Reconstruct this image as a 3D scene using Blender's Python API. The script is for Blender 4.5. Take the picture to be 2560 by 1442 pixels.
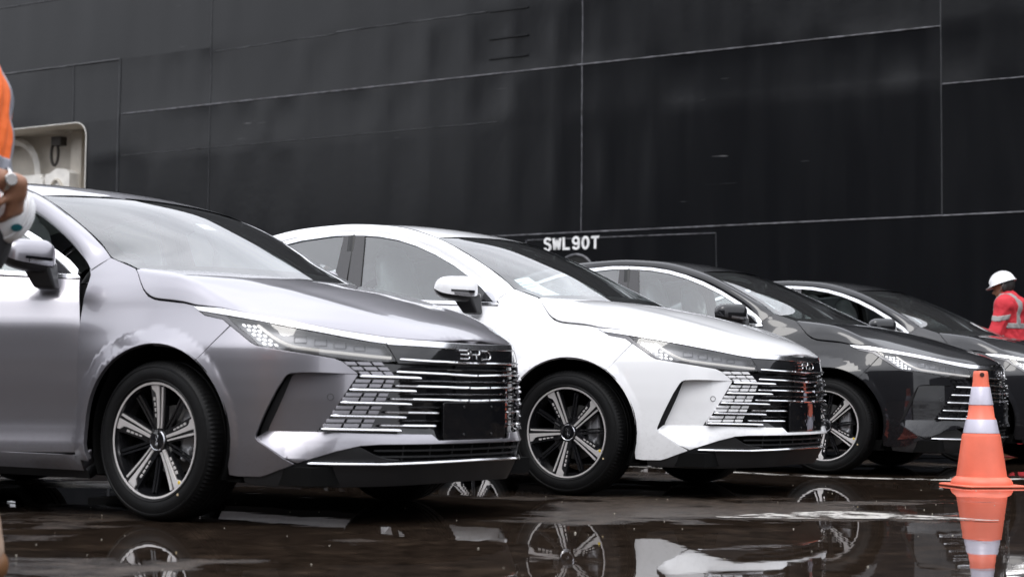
import bpy, math, random
import numpy as np
from mathutils import Vector, Matrix
from mathutils.geometry import delaunay_2d_cdt
R_ = math.radians
random.seed(7); RNG = np.random.RandomState(11)
for o in list(bpy.data.objects): bpy.data.objects.remove(o, do_unlink=True)
SC = bpy.context.scene
COL = SC.collection

# ------------------------------------------------------------------ camera
CAM_H = 0.540
cd = bpy.data.cameras.new('camera'); cam = bpy.data.objects.new('camera', cd); COL.objects.link(cam)
cd.sensor_width = 36.0; cd.lens = 56.74; cd.clip_start = 0.05; cd.clip_end = 2000
cam.matrix_world = Matrix.Translation((0, 0, CAM_H)) @ Matrix.Rotation(R_(90 + 3.61), 4, 'X') @ Matrix.Rotation(R_(0.55), 4, 'Z')
cd.dof.use_dof = True; cd.dof.focus_distance = 8.9; cd.dof.aperture_fstop = 3.6
SC.camera = cam

# ------------------------------------------------------------------ sky, sun, exposure
W = bpy.data.worlds.new('World'); SC.world = W; W.use_nodes = True
nt = W.node_tree; N = nt.nodes; N.clear()
SUN_EL, SUN_AZ = R_(55), R_(200)
sky = N.new('ShaderNodeTexSky'); sky.sky_type = 'NISHITA'; sky.sun_disc = False
sky.sun_elevation = SUN_EL; sky.sun_rotation = SUN_AZ; sky.air_density = 1.0; sky.dust_density = 3.0; sky.ozone_density = 1.0
hs = N.new('ShaderNodeHueSaturation'); hs.inputs['Saturation'].default_value = 0.10
tc = N.new('ShaderNodeTexCoord')
mp = N.new('ShaderNodeMapping'); mp.inputs['Scale'].default_value = (1.4, 1.4, 3.2)
ns = N.new('ShaderNodeTexNoise'); ns.inputs['Scale'].default_value = 2.0; ns.inputs['Detail'].default_value = 5; ns.inputs['Roughness'].default_value = .55
cr = N.new('ShaderNodeValToRGB')
cr.color_ramp.elements[0].position = .30; cr.color_ramp.elements[0].color = (8.8, 9.1, 10.0, 1)
cr.color_ramp.elements[1].position = .72; cr.color_ramp.elements[1].color = (14.6, 14.9, 15.9, 1)
mx = N.new('ShaderNodeMixRGB'); mx.inputs[0].default_value = .72
bg = N.new('ShaderNodeBackground'); bg.inputs['Strength'].default_value = 0.14
ow = N.new('ShaderNodeOutputWorld')
L = nt.links.new
L(sky.outputs[0], hs.inputs['Color']); L(tc.outputs['Generated'], mp.inputs[0]); L(mp.outputs[0], ns.inputs['Vector'])
L(ns.outputs[0], cr.inputs[0]); L(hs.outputs[0], mx.inputs[1]); L(cr.outputs[0], mx.inputs[2])
sp = N.new('ShaderNodeSeparateXYZ'); L(tc.outputs['Generated'], sp.inputs[0])
ce = N.new('ShaderNodeMath'); ce.operation = 'MULTIPLY_ADD'; ce.inputs[1].default_value = 1.0; ce.inputs[2].default_value = .66; ce.use_clamp = False
mxz = N.new('ShaderNodeMath'); mxz.operation = 'MAXIMUM'; mxz.inputs[1].default_value = 0; L(sp.outputs[2], mxz.inputs[0]); L(mxz.outputs[0], ce.inputs[0])
vm = N.new('ShaderNodeVectorMath'); vm.operation = 'SCALE'; L(mx.outputs[0], vm.inputs[0]); L(ce.outputs[0], vm.inputs['Scale'])      # overcast: zenith about three times the horizon
L(vm.outputs[0], bg.inputs['Color']); L(bg.outputs[0], ow.inputs[0])
sd = bpy.data.lights.new('sun', 'SUN'); sd.energy = 0.9; sd.angle = R_(25); sd.color = (1, .97, .93)
sun = bpy.data.objects.new('sun', sd); COL.objects.link(sun)
# direction from azimuth / elevation (sky rotation measured from +Y clockwise)
sv = Vector((math.sin(SUN_AZ) * math.cos(SUN_EL), math.cos(SUN_AZ) * math.cos(SUN_EL), math.sin(SUN_EL)))
sun.rotation_euler = sv.to_track_quat('Z', 'Y').to_euler()
SC.view_settings.view_transform = 'Standard'; SC.view_settings.look = 'None'
SC.view_settings.exposure = 0.22; SC.view_settings.gamma = 1.0; SC.view_settings.use_curve_mapping = False
SC.render.engine = 'CYCLES'
SC.cycles.max_bounces = 10; SC.cycles.transparent_max_bounces = 24; SC.cycles.glossy_bounces = 6
SC.cycles.sample_clamp_indirect = 6.0

# ------------------------------------------------------------------ materials
MATS = {}
def pmat(name, base, rough=.5, metal=0., coat=0., coat_r=.03, spec=.5, emit=None, es=0., ior=None, bump=None, var=None, trans=0.):
    """principled material; bump=(scale,strength,dist) noise relief, var=(scale,amount) tone variation"""
    if name in MATS: return MATS[name]
    m = bpy.data.materials.new(name); m.use_nodes = True; t = m.node_tree; b = t.nodes['Principled BSDF']
    b.inputs['Base Color'].default_value = (*base, 1); b.inputs['Roughness'].default_value = rough
    b.inputs['Metallic'].default_value = metal; b.inputs['Coat Weight'].default_value = coat; b.inputs['Coat Roughness'].default_value = coat_r
    b.inputs['Specular IOR Level'].default_value = spec; b.inputs['Transmission Weight'].default_value = trans
    if ior: b.inputs['IOR'].default_value = ior
    if emit: b.inputs['Emission Color'].default_value = (*emit, 1); b.inputs['Emission Strength'].default_value = es
    if bump or var:
        tcn = t.nodes.new('ShaderNodeTexCoord')
    if var:
        n = t.nodes.new('ShaderNodeTexNoise'); n.inputs['Scale'].default_value = var[0]; n.inputs['Detail'].default_value = 4
        t.links.new(tcn.outputs['Object'], n.inputs['Vector'])
        r = t.nodes.new('ShaderNodeMapRange'); r.inputs[3].default_value = 1 - var[1]; r.inputs[4].default_value = 1 + var[1]
        r.inputs[1].default_value = .3; r.inputs[2].default_value = .7
        v = t.nodes.new('ShaderNodeVectorMath'); v.operation = 'SCALE'; v.inputs[0].default_value = base
        t.links.new(n.outputs[0], r.inputs[0]); t.links.new(r.outputs[0], v.inputs['Scale']); t.links.new(v.outputs[0], b.inputs['Base Color'])
    if bump:
        n = t.nodes.new('ShaderNodeTexNoise'); n.inputs['Scale'].default_value = bump[0]; n.inputs['Detail'].default_value = 3
        t.links.new(tcn.outputs['Object'], n.inputs['Vector'])
        bm = t.nodes.new('ShaderNodeBump'); bm.inputs['Strength'].default_value = bump[1]; bm.inputs['Distance'].default_value = bump[2]
        t.links.new(n.outputs[0], bm.inputs['Height']); t.links.new(bm.outputs[0], b.inputs['Normal'])
    MATS[name] = m; return m
def glass_mat(name, tint, rough=.0, ior=1.5):
    if name in MATS: return MATS[name]
    m = bpy.data.materials.new(name); m.use_nodes = True; t = m.node_tree; t.nodes.clear()
    o = t.nodes.new('ShaderNodeOutputMaterial'); mi = t.nodes.new('ShaderNodeMixShader')
    tr = t.nodes.new('ShaderNodeBsdfTransparent'); tr.inputs[0].default_value = (*tint, 1)
    gl = t.nodes.new('ShaderNodeBsdfGlossy'); gl.inputs['Roughness'].default_value = rough; gl.inputs[0].default_value = (1, 1, 1, 1)
    fr = t.nodes.new('ShaderNodeFresnel'); fr.inputs[0].default_value = ior
    # a pane has two faces: reflectance 2F/(1+F)
    a = t.nodes.new('ShaderNodeMath'); a.operation = 'MULTIPLY'; a.inputs[1].default_value = 2
    b = t.nodes.new('ShaderNodeMath'); b.operation = 'ADD'; b.inputs[1].default_value = 1
    c = t.nodes.new('ShaderNodeMath'); c.operation = 'DIVIDE'
    t.links.new(fr.outputs[0], a.inputs[0]); t.links.new(fr.outputs[0], b.inputs[0]); t.links.new(a.outputs[0], c.inputs[0]); t.links.new(b.outputs[0], c.inputs[1])
    t.links.new(c.outputs[0], mi.inputs[0]); t.links.new(tr.outputs[0], mi.inputs[1]); t.links.new(gl.outputs[0], mi.inputs[2]); t.links.new(mi.outputs[0], o.inputs[0])
    MATS[name] = m; return m

# ------------------------------------------------------------------ mesh building
class MB:
    """collects pieces (verts, faces, vertex normals, material index) and links them as ONE mesh object"""
    def __init__(s): s.V = []; s.F = []; s.N = []; s.M = []; s.n = 0; s.custom = False
    def add(s, V, F, Nn=None, mi=0):
        V = np.asarray(V, float)
        F = [list(map(int, f)) for f in F]
        if Nn is not None:
            Nn = np.asarray(Nn, float); s.custom = True
            for k in (3, 4):
                ix = [i for i, f in enumerate(F) if len(f) == k]
                if not ix: continue
                A = np.array([F[i] for i in ix]); p = V[A]
                g = np.cross(p[:, 1] - p[:, 0], p[:, 2] - p[:, 0])
                if k == 4: g = g + np.cross(p[:, 2] - p[:, 0], p[:, 3] - p[:, 0])
                for i in np.where((g * Nn[A].sum(1)).sum(1) < 0)[0]: F[ix[i]].reverse()
        else: Nn = np.zeros_like(V)
        s.V.append(V); s.N.append(Nn)
        s.F += [[i + s.n for i in f] for f in F]; s.M += [mi] * len(F); s.n += len(V)
        return s
    def addm(s, V, F, Nn, mi=0):        # piece given on the right side of a car: add as is
        return s.add(V, F, Nn, mi)
    def box(s, c, size, M=None, mi=0, taper=None):
        x, y, z = [k / 2 for k in size]
        v = np.array([(sx * x, sy * y, sz * z) for sz in (-1, 1) for sy in (-1, 1) for sx in (-1, 1)], float)
        if taper: v[4:, 0] *= taper[0]; v[4:, 1] *= taper[1]
        if M is not None: v = v @ np.array(M).T[:3, :3]
        return s.add(v + np.array(c), [(0, 2, 3, 1), (4, 5, 7, 6), (0, 1, 5, 4), (2, 6, 7, 3), (0, 4, 6, 2), (1, 3, 7, 5)], None, mi)
    def hexa(s, b, t, mi=0):            # two quads, same winding, joined
        v = np.array(list(b) + list(t), float)
        return s.add(v, [(3, 2, 1, 0), (4, 5, 6, 7), (0, 1, 5, 4), (1, 2, 6, 5), (2, 3, 7, 6), (3, 0, 4, 7)], None, mi)
    def tube(s, path, r, n=8, mi=0, caps=True, sq=None):
        P = np.asarray(path, float); k = len(P); r = np.broadcast_to(np.asarray(r, float), (k,))
        T = np.gradient(P, axis=0); T /= np.linalg.norm(T, axis=1)[:, None] + 1e-12
        up = np.array([0, 0, 1.]) if abs(T[0][2]) < .9 else np.array([1., 0, 0])
        V = []; 
        for i in range(k):
            a = np.cross(T[i], up); a /= np.linalg.norm(a) + 1e-12; b = np.cross(a, T[i]); up = b
            for j in range(n):
                q = 2 * math.pi * (j + .5) / n; ca, sa = math.cos(q), math.sin(q)
                if sq: ca *= sq[0]; sa *= sq[1]
                V.append(P[i] + r[i] * (a * ca + b * sa))
        F = [(i * n + j, i * n + (j + 1) % n, (i + 1) * n + (j + 1) % n, (i + 1) * n + j) for i in range(k - 1) for j in range(n)]
        if caps: F += [tuple(range(n))[::-1], tuple(range((k - 1) * n, k * n))]
        return s.add(V, F, None, mi)
    def lathe(s, prof, n=48, axis='z', c=(0, 0, 0), mi=0, a0=0, a1=2 * math.pi, mod=None):
        """prof: (radius, height) list; axis z or y"""
        full = abs(a1 - a0 - 2 * math.pi) < 1e-6; m = n if full else n + 1
        V = []
        for i in range(m):
            q = a0 + (a1 - a0) * i / n
            for j, (r, h) in enumerate(prof):
                if mod: r = mod(i, j, r)
                if axis == 'z': V.append((c[0] + r * math.cos(q), c[1] + r * math.sin(q), c[2] + h))
                else: V.append((c[0] + r * math.cos(q), c[1] + h, c[2] + r * math.sin(q)))
        k = len(prof); F = []
        for i in range(n):
            i2 = (i + 1) % m
            for j in range(k - 1): F.append((i * k + j, i2 * k + j, i2 * k + j + 1, i * k + j + 1))
        return s.add(V, F, None, mi)
    def prism(s, poly, d0, d1, frame=None, mi=0):
        """poly 2d (a,b) extruded along c from d0 to d1; frame(a,b,c)->xyz"""
        fr = frame or (lambda a, b, c: (a, b, c)); n = len(poly)
        V = [fr(a, b, d0) for a, b in poly] + [fr(a, b, d1) for a, b in poly]
        F = [tuple(range(n))[::-1], tuple(range(n, 2 * n))] + [(i, (i + 1) % n, n + (i + 1) % n, n + i) for i in range(n)]
        return s.add(V, F, None, mi)
    def mirrored(s):
        o = MB(); o.V = [v * np.array([1, -1, 1]) for v in s.V]; o.N = [v * np.array([1, -1, 1]) for v in s.N]
        o.F = [f[::-1] for f in s.F]; o.M = list(s.M); o.n = s.n; o.custom = s.custom; return o
    def mesh(s, name, mats, ang=35):
        me = bpy.data.meshes.new(name)
        V = np.concatenate(s.V); me.from_pydata(V.tolist(), [], s.F)
        for m in (mats if isinstance(mats, (list, tuple)) else [mats]): me.materials.append(m)
        me.polygons.foreach_set('material_index', s.M); me.polygons.foreach_set('use_smooth', [True] * len(s.F))
        if s.custom: me.normals_split_custom_set_from_vertices(np.concatenate(s.N).tolist())
        else: me.set_sharp_from_angle(angle=R_(ang))
        me.update(); return me
    def build(s, name, mats, parent=None, ang=35):
        o = bpy.data.objects.new(name, s.mesh(name, mats, ang)); COL.objects.link(o)
        if parent is not None: o.parent = parent
        return o
def tag(o, label=None, cat=None, group=None, kind=None):
    if label: o['label'] = label
    if cat: o['category'] = cat
    if group: o['group'] = group
    if kind: o['kind'] = kind
    return o
def empty(name, loc=(0, 0, 0), rz=0):
    o = bpy.data.objects.new(name, None); o.empty_display_size = .1; COL.objects.link(o); o.location = loc; o.rotation_euler = (0, 0, rz); return o
def copy_tree(o, parent=None):
    c = o.copy(); COL.objects.link(c); c.parent = parent; c.matrix_parent_inverse = Matrix.Identity(4)
    for ch in [k for k in o.children]: copy_tree(ch, c)
    return c
def lerp(a, b, t): return a + (b - a) * t
def sstep(a, b, x):
    t = np.clip((np.asarray(x, float) - a) / (b - a), 0, 1); return t * t * (3 - 2 * t)

# ---- trimmed surface panels -----------------------------------------------
def dens(poly, h, closed=True):
    P = np.asarray(poly, float); out = []
    n = len(P)
    for i in range(n if closed else n - 1):
        a, b = P[i], P[(i + 1) % n]; k = max(1, int(math.ceil(np.linalg.norm(b - a) / h)))
        for j in range(k): out.append(a + (b - a) * j / k)
    if not closed: out.append(P[-1])
    return np.array(out)
def area2(P): return .5 * np.sum(P[:, 0] * np.roll(P[:, 1], -1) - np.roll(P[:, 0], -1) * P[:, 1])
def inside(P, q):
    r = np.zeros(len(q), bool); n = len(P); j = n - 1
    for i in range(n):
        xi, yi = P[i]; xj, yj = P[j]
        c = ((yi > q[:, 1]) != (yj > q[:, 1])) & (q[:, 0] < (xj - xi) * (q[:, 1] - yi) / (yj - yi + 1e-15) + xi)
        r ^= c; j = i
    return r
def edgedist(P, q):
    d = np.full(len(q), 1e9)
    for i in range(len(P)):
        a = P[i]; b = P[(i + 1) % len(P)]; ab = b - a; t = np.clip(((q - a) @ ab) / (ab @ ab + 1e-15), 0, 1)
        d = np.minimum(d, np.linalg.norm(q - a - t[:, None] * ab, axis=1))
    return d
def shrink(P, g):
    if g == 0: return P
    a = np.roll(P, 1, 0); b = np.roll(P, -1, 0)
    t1 = P - a; t1 /= np.linalg.norm(t1, axis=1)[:, None] + 1e-12; t2 = b - P; t2 /= np.linalg.norm(t2, axis=1)[:, None] + 1e-12
    n1 = np.stack([-t1[:, 1], t1[:, 0]], 1); n2 = np.stack([-t2[:, 1], t2[:, 0]], 1); n = n1 + n2
    l = np.linalg.norm(n, axis=1)[:, None]; n = n / (l + 1e-9) / np.clip(l / 2, .5, 1)
    return P + n * g          # ccw: left normal points inward
def panel(poly, fn, h=.02, hb=.012, gap=.0018, skirt=.02, fil=.0015, off=0., flip=1):
    """trim polygon (2d metric domain) of surface fn(a,b)->xyz ; returns verts, faces, normals (right side: y=-w)"""
    P = dens(poly, hb)
    if area2(P) < 0: P = P[::-1]
    P = shrink(P, gap)
    lo, hi = P.min(0), P.max(0)
    gx = np.arange(lo[0] + h * .5, hi[0], h); gy = np.arange(lo[1] + h * .5, hi[1], h * .87)
    X, Y = np.meshgrid(gx, gy); X = X + (np.arange(len(gy)) % 2)[:, None] * h * .5
    G = np.stack([X.ravel(), Y.ravel()], 1)
    if len(G): 
        G = G[inside(P, G)]
    if len(G): G = G[edgedist(P, G) > .45 * min(h, hb)]
    A = np.vstack([P, G]) if len(G) else P
    n = len(P)
    r = delaunay_2d_cdt([Vector(p) for p in A], [(i, (i + 1) % n) for i in range(n)], [], 0, 1e-7)
    v2 = np.array([(v.x, v.y) for v in r[0]]); T = np.array([f for f in r[2] if len(f) == 3])
    T = T[inside(P, v2[T].mean(1))]
    def ev(q):
        e = 1e-3
        p = fn(q[:, 0], q[:, 1]); pa = fn(q[:, 0] + e, q[:, 1]) - fn(q[:, 0] - e, q[:, 1]); pb = fn(q[:, 0], q[:, 1] + e) - fn(q[:, 0], q[:, 1] - e)
        nn = np.cross(pa, pb) * flip; nn /= np.linalg.norm(nn, axis=1)[:, None] + 1e-15
        return p + nn * off, nn
    V, Nn = ev(v2); F = [tuple(t) for t in T]
    Vs, Fs, Ns = [V], list(F), [Nn]
    if skirt:
        p, nn = ev(P); t = np.roll(p, -1, 0) - np.roll(p, 1, 0); t /= np.linalg.norm(t, axis=1)[:, None] + 1e-12
        side = np.cross(t, nn) * flip
        side /= np.linalg.norm(side, axis=1)[:, None] + 1e-12
        s2 = (side + nn); s2 /= np.linalg.norm(s2, axis=1)[:, None]
        rings = [(p, nn), (p + side * fil * .7 - nn * fil * .3, s2), (p + side * fil - nn * fil, side), (p + side * fil - nn * skirt, side)]
        b = len(V)
        for q, m in rings: Vs.append(q); Ns.append(m)
        for k in range(3):
            for i in range(n):
                j = (i + 1) % n; Fs.append((b + k * n + i, b + k * n + j, b + (k + 1) * n + j, b + (k + 1) * n + i))
    return np.concatenate(Vs), Fs, np.concatenate(Ns)
def right(pc): V, F, Nn = pc; m = np.array([1, -1, 1.]); return V * m, F, Nn * m
def left(pc): return pc
# ================================================================== SETTING
# ---- wet quay -------------------------------------------------------------
def ground_material():
    m = bpy.data.materials.new('wet quay asphalt'); m.use_nodes = True; t = m.node_tree; n = t.nodes; b = n['Principled BSDF']; l = t.links.new
    tcn = n.new('ShaderNodeTexCoord')
    def noise(scale, det=4, rough=.55, vec=None, dist=0.):
        k = n.new('ShaderNodeTexNoise'); k.inputs['Scale'].default_value = scale; k.inputs['Detail'].default_value = det; k.inputs['Roughness'].default_value = rough
        k.inputs['Distortion'].default_value = dist
        l(vec or tcn.outputs['Object'], k.inputs['Vector']); return k.outputs[0]
    def ramp(v, a, c):
        k = n.new('ShaderNodeMapRange'); k.interpolation_type = 'SMOOTHSTEP'; k.inputs[1].default_value = a; k.inputs[2].default_value = c; l(v, k.inputs[0]); return k.outputs[0]
    def math_(op, a, c):
        k = n.new('ShaderNodeMath'); k.operation = op
        for i, v in enumerate((a, c)):
            if isinstance(v, (int, float)): k.inputs[i].default_value = v
            else: l(v, k.inputs[i])
        return k.outputs[0]
    mpp = n.new('ShaderNodeMapping'); mpp.inputs['Rotation'].default_value = (0, 0, R_(-20)); mpp.inputs['Scale'].default_value = (.75, 1.15, 1); l(tcn.outputs['Object'], mpp.inputs[0])
    big = noise(.55, 3, .5, mpp.outputs[0], .5); mid = noise(3.1, 4, .6, mpp.outputs[0], .4)
    fine = noise(60, 4, .65); grit = noise(260, 2, .5)
    sep = n.new('ShaderNodeSeparateXYZ'); l(tcn.outputs['Object'], sep.inputs[0])
    def hollow(cx, cy, sx_, sy_, amp):             # a low (or high) spot of the paving
        a = math_('POWER', math_('MULTIPLY', math_('SUBTRACT', sep.outputs[0], cx), 1 / sx_), 2.0); a.node.use_clamp = False
        c = math_('POWER', math_('MULTIPLY', math_('SUBTRACT', sep.outputs[1], cy), 1 / sy_), 2.0)
        return math_('MULTIPLY', math_('EXPONENT', math_('MULTIPLY', math_('ADD', a, c), -1.0), 0), amp)
    lvl = math_('ADD', math_('ADD', math_('MULTIPLY', math_('SUBTRACT', big, .5), .75), math_('MULTIPLY', math_('SUBTRACT', mid, .5), .34)), math_('MULTIPLY', math_('SUBTRACT', fine, .5), .085))
    lvl = math_('ADD', lvl, .515)
    for h_ in ((.60, 5.45, 1.15, .80, -.42), (-.65, 7.1, .75, .85, -.16), (-1.18, 5.75, .26, .20, -.14), (2.75, 7.9, .55, 1.5, -.13), (1.75, 8.75, .6, .4, -.12), (-.1, 9.2, 1.2, .8, -.08), (2.3, 10.8, 2.5, 1.0, -.08),
               (-1.15, 5.0, .9, .28, .12), (-.50, 5.72, .55, .26, .12), (1.25, 7.15, 1.05, .42, .15), (1.95, 5.9, .3, .5, .06), (-2.2, 6.4, .9, .8, .06), (-.3, 5.0, .6, .25, .06)):
        lvl = math_('ADD', lvl, hollow(*h_))
    dry = ramp(lvl, .525, .565)               # 0 = standing water, 1 = damp asphalt showing through
    bare = ramp(lvl, .64, .74)               # highest spots: nearly dry, pale with silt
    # colours: the asphalt itself, brown silt under the water, pale worn spots
    c1 = n.new('ShaderNodeMixRGB'); c1.inputs[1].default_value = (.021, .0145, .0105, 1); c1.inputs[2].default_value = (.046, .036, .029, 1); l(dry, c1.inputs[0])
    tone = noise(3.2, 5, .6)
    c2 = n.new('ShaderNodeMixRGB'); c2.inputs[2].default_value = (.062, .043, .030, 1); l(c1.outputs[0], c2.inputs[1]); l(math_('MULTIPLY', ramp(tone, .52, .72), .55), c2.inputs[0])
    c3 = n.new('ShaderNodeMixRGB'); c3.inputs[2].default_value = (.10, .085, .072, 1); l(c2.outputs[0], c3.inputs[1]); l(math_('MULTIPLY', bare, .8), c3.inputs[0])
    st_ = noise(34, 5, .75); mt_ = noise(11, 6, .7)
    c4 = n.new('ShaderNodeMixRGB'); c4.blend_type = 'MULTIPLY'; c4.inputs[0].default_value = 1; l(c3.outputs[0], c4.inputs[1])
    gr_ = n.new('ShaderNodeMapRange'); gr_.inputs[1].default_value = .3; gr_.inputs[2].default_value = .7; gr_.inputs[3].default_value = .35; gr_.inputs[4].default_value = 1.75; l(mt_, gr_.inputs[0]); l(gr_.outputs[0], c4.inputs[2])
    c5 = n.new('ShaderNodeMixRGB'); c5.inputs[2].default_value = (.20, .175, .15, 1); l(c4.outputs[0], c5.inputs[1]); l(math_('MULTIPLY', ramp(st_, .60, .72), math_('ADD', math_('MULTIPLY', dry, .6), .12)), c5.inputs[0]); c3 = c5
    sp = n.new('ShaderNodeMixRGB'); sp.inputs[2].default_value = (.30, .28, .25, 1); l(c3.outputs[0], sp.inputs[1]); l(math_('MULTIPLY', ramp(grit, .64, .72), math_('MULTIPLY', dry, .7)), sp.inputs[0])
    l(sp.outputs[0], b.inputs['Base Color'])
    rg = math_('ADD', math_('MULTIPLY', dry, .24), math_('MULTIPLY', bare, .25))
    l(math_('ADD', rg, .012), b.inputs['Roughness'])
    b.inputs['IOR'].default_value = 1.33; l(math_('SUBTRACT', .5, math_('MULTIPLY', dry, .24)), b.inputs['Specular IOR Level'])
    # relief: ripples on the water, grain on the asphalt
    wav = noise(4.5, 2, .5)
    h = math_('ADD', math_('MULTIPLY', math_('MULTIPLY', st_, dry), .0075), math_('ADD', math_('MULTIPLY', math_('MULTIPLY', grit, dry), .0012), math_('MULTIPLY', wav, .0005)))
    bp = n.new('ShaderNodeBump'); bp.inputs['Strength'].default_value = 1; bp.inputs['Distance'].default_value = 1; l(h, bp.inputs['Height']); l(bp.outputs[0], b.inputs['Normal'])
    return m
M_GROUND = ground_material()
g = MB(); g.add([(-300, -300, 0), (300, -300, 0), (300, 300, 0), (-300, 300, 0)], [(0, 1, 2, 3)])
tag(g.build('quay_ground', M_GROUND), 'wet dark asphalt quay with standing puddles', kind='structure')

# ---- ship -----------------------------------------------------------------
TH = R_(30.75); HL = 23.0
HA = np.array([math.cos(TH), -math.sin(TH), 0]); HN = np.array([math.sin(TH), math.cos(TH), 0])   # along the side / into the ship
def hp(a, z, d=0.):            # hull side coordinates: a along, z up, d outwards (towards the quay)
    a = np.asarray(a, float); z = np.asarray(z, float); d = np.asarray(d, float)
    return a[..., None] * HA + (HL - d)[..., None] * HN + z[..., None] * np.array([0, 0, 1.])
def hpt(a, z, d=0.): return tuple(hp(np.array(a), np.array(z), np.array(d)))
def hull_material(name='black hull paint'):
    m = pmat(name, (.0035, .0038, .0048), .22, 0, 0, spec=.40)
    t = m.node_tree; n = t.nodes; b = n['Principled BSDF']; l = t.links.new
    tcn = n.new('ShaderNodeTexCoord')
    def noise(scale, det, vec=None):
        k = n.new('ShaderNodeTexNoise'); k.inputs['Scale'].default_value = scale; k.inputs['Detail'].default_value = det; l(vec or tcn.outputs['Object'], k.inputs['Vector']); return k.outputs[0]
    mpp = n.new('ShaderNodeMapping'); mpp.inputs['Scale'].default_value = (1, 1, .12); l(tcn.outputs['Object'], mpp.inputs[0])
    st = noise(3.5, 4, mpp.outputs[0])
    r = n.new('ShaderNodeMapRange'); r.inputs[1].default_value = .3; r.inputs[2].default_value = .7; r.inputs[3].default_value = .18; r.inputs[4].default_value = .24
    l(st, r.inputs[0]); l(r.outputs[0], b.inputs['Roughness'])
    a1 = noise(7, 3); a2 = noise(38, 2)
    ad = n.new('ShaderNodeMath'); ad.operation = 'MULTIPLY_ADD'; ad.inputs[1].default_value = .25; l(a2, ad.inputs[0]); l(a1, ad.inputs[2])
    bp = n.new('ShaderNodeBump'); bp.inputs['Strength'].default_value = .35; bp.inputs['Distance'].default_value = .0022; l(ad.outputs[0], bp.inputs['Height']); l(bp.outputs[0], b.inputs['Normal'])
    # faint scuffs
    mp2 = n.new('ShaderNodeMapping'); mp2.inputs['Scale'].default_value = (.5, .5, 9); l(tcn.outputs['Object'], mp2.inputs[0])
    sc = noise(2.2, 8, mp2.outputs[0]); r2 = n.new('ShaderNodeMapRange'); r2.inputs[1].default_value = .73; r2.inputs[2].default_value = .80; l(sc, r2.inputs[0])
    mk = noise(.35, 2); r3 = n.new('ShaderNodeMapRange'); r3.inputs[1].default_value = .5; r3.inputs[2].default_value = .62; l(mk, r3.inputs[0])
    mu = n.new('ShaderNodeMath'); mu.operation = 'MULTIPLY'; l(r2.outputs[0], mu.inputs[0]); l(r3.outputs[0], mu.inputs[1])
    cm = n.new('ShaderNodeMixRGB'); cm.inputs[1].default_value = (.0035, .0038, .0048, 1); cm.inputs[2].default_value = (.16, .16, .165, 1); l(mu.outputs[0], cm.inputs[0]); l(cm.outputs[0], b.inputs['Base Color'])
    return m
M_HULL = hull_material(); M_WELD = pmat('scuffed weld bead', (.10, .10, .11), .45, var=(9, .7)); M_WELDK = pmat('painted weld bead', (.03, .031, .034), .3)
M_LETTER = pmat('white draught paint', (.80, .80, .80), .5, var=(14, .12))
M_CREAM = pmat('cream recess paint', (.50, .46, .40), .5, var=(3, .12)); M_WHITEP = pmat('white deck paint', (.72, .70, .66), .5, var=(5, .1)); M_CHAIN = pmat('dark shackle steel', (.05, .045, .04), .6, .5)
ship = tag(empty('cargo_ship', hpt(-15, 0)), 'black steel side of a moored cargo ship towering behind the cars', 'ship')
SHIPINV = Matrix.Translation(-Vector(hpt(-15, 0)))
def shipbuild(mb, name, mats, parent=None, ang=35):
    o = mb.build(name, mats, None, ang); o.parent = parent or ship
    o.matrix_parent_inverse = SHIPINV if parent is None else Matrix.Identity(4)
    if parent is not None: o.matrix_parent_inverse = SHIPINV @ Matrix.Identity(4) if False else Matrix.Identity(4)
    return o
# plates between the weld seams, each dished between the frames
FR = .885
ROWS = np.array([-3, 3.10, 5.04, 5.86, 6.93, 9.2, 12.0, 17.])
HTAB = RNG.rand(400, 10)
def dish(a, z, d0):
    """plating: sprung between the frames, each frame standing a little proud or shy of the next"""
    a = np.asarray(a, float); z = np.asarray(z, float)
    fa = (a + 150) / FR; k = np.clip(np.floor(fa).astype(int), 0, 398); t = fa - k
    zr = np.interp(z, ROWS, np.arange(len(ROWS))); r = np.clip(np.floor(zr).astype(int), 0, 6); q = zr - r
    h = (HTAB[k, r] * (1 - t) + HTAB[k + 1, r] * t - .5) * .014 * np.clip(4 * q * (1 - q), 0, 1) ** .35
    f = (4 * t * (1 - t)) ** .8; g = np.clip(4 * q * (1 - q), 0, 1) ** .8
    amp = .003 + .014 * HTAB[k, 9 - r] ** 2
    return d0 + (h - amp * f * g) * (.45 + .55 * sstep(2.5, 4.5, z))
def frames(a0, a1, n=6):
    k = np.arange(math.floor((a0 + 150) / FR) * n, math.ceil((a1 + 150) / FR) * n + 1) / n * FR - 150
    k = k[(k > a0 + .02) & (k < a1 - .02)]; return np.r_[a0, k, a1]
def plate(a0, a1, z0, z1, d=0.):
    A1 = frames(a0, a1, 6 if z1 < 9.3 and a0 > -62 and a1 < 21 else 1); nz = max(3, int((z1 - z0) / (.14 if z1 < 9.3 else .5)))
    A, Z = np.meshgrid(A1, np.linspace(z0, z1, nz + 1)); na = len(A1) - 1
    P = hp(A, Z, dish(A, Z, d)).reshape(-1, 3); w = na + 1
    F = [(j * w + i, j * w + i + 1, (j + 1) * w + i + 1, (j + 1) * w + i) for j in range(nz) for i in range(na)]
    m = MB(); m.add(P, F); return shipbuild(m, 'hull_plate', M_HULL, ang=80)
HOLE = (-29.0, -23.55, 2.6, 5.77)          # mooring recess
SEAMS_A = [-110, -85, -60, -50, -41, -32, -20.35, -12.39, -6.5, 2, 11, 20, 36, 60]
HTOP = 10.8
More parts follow.
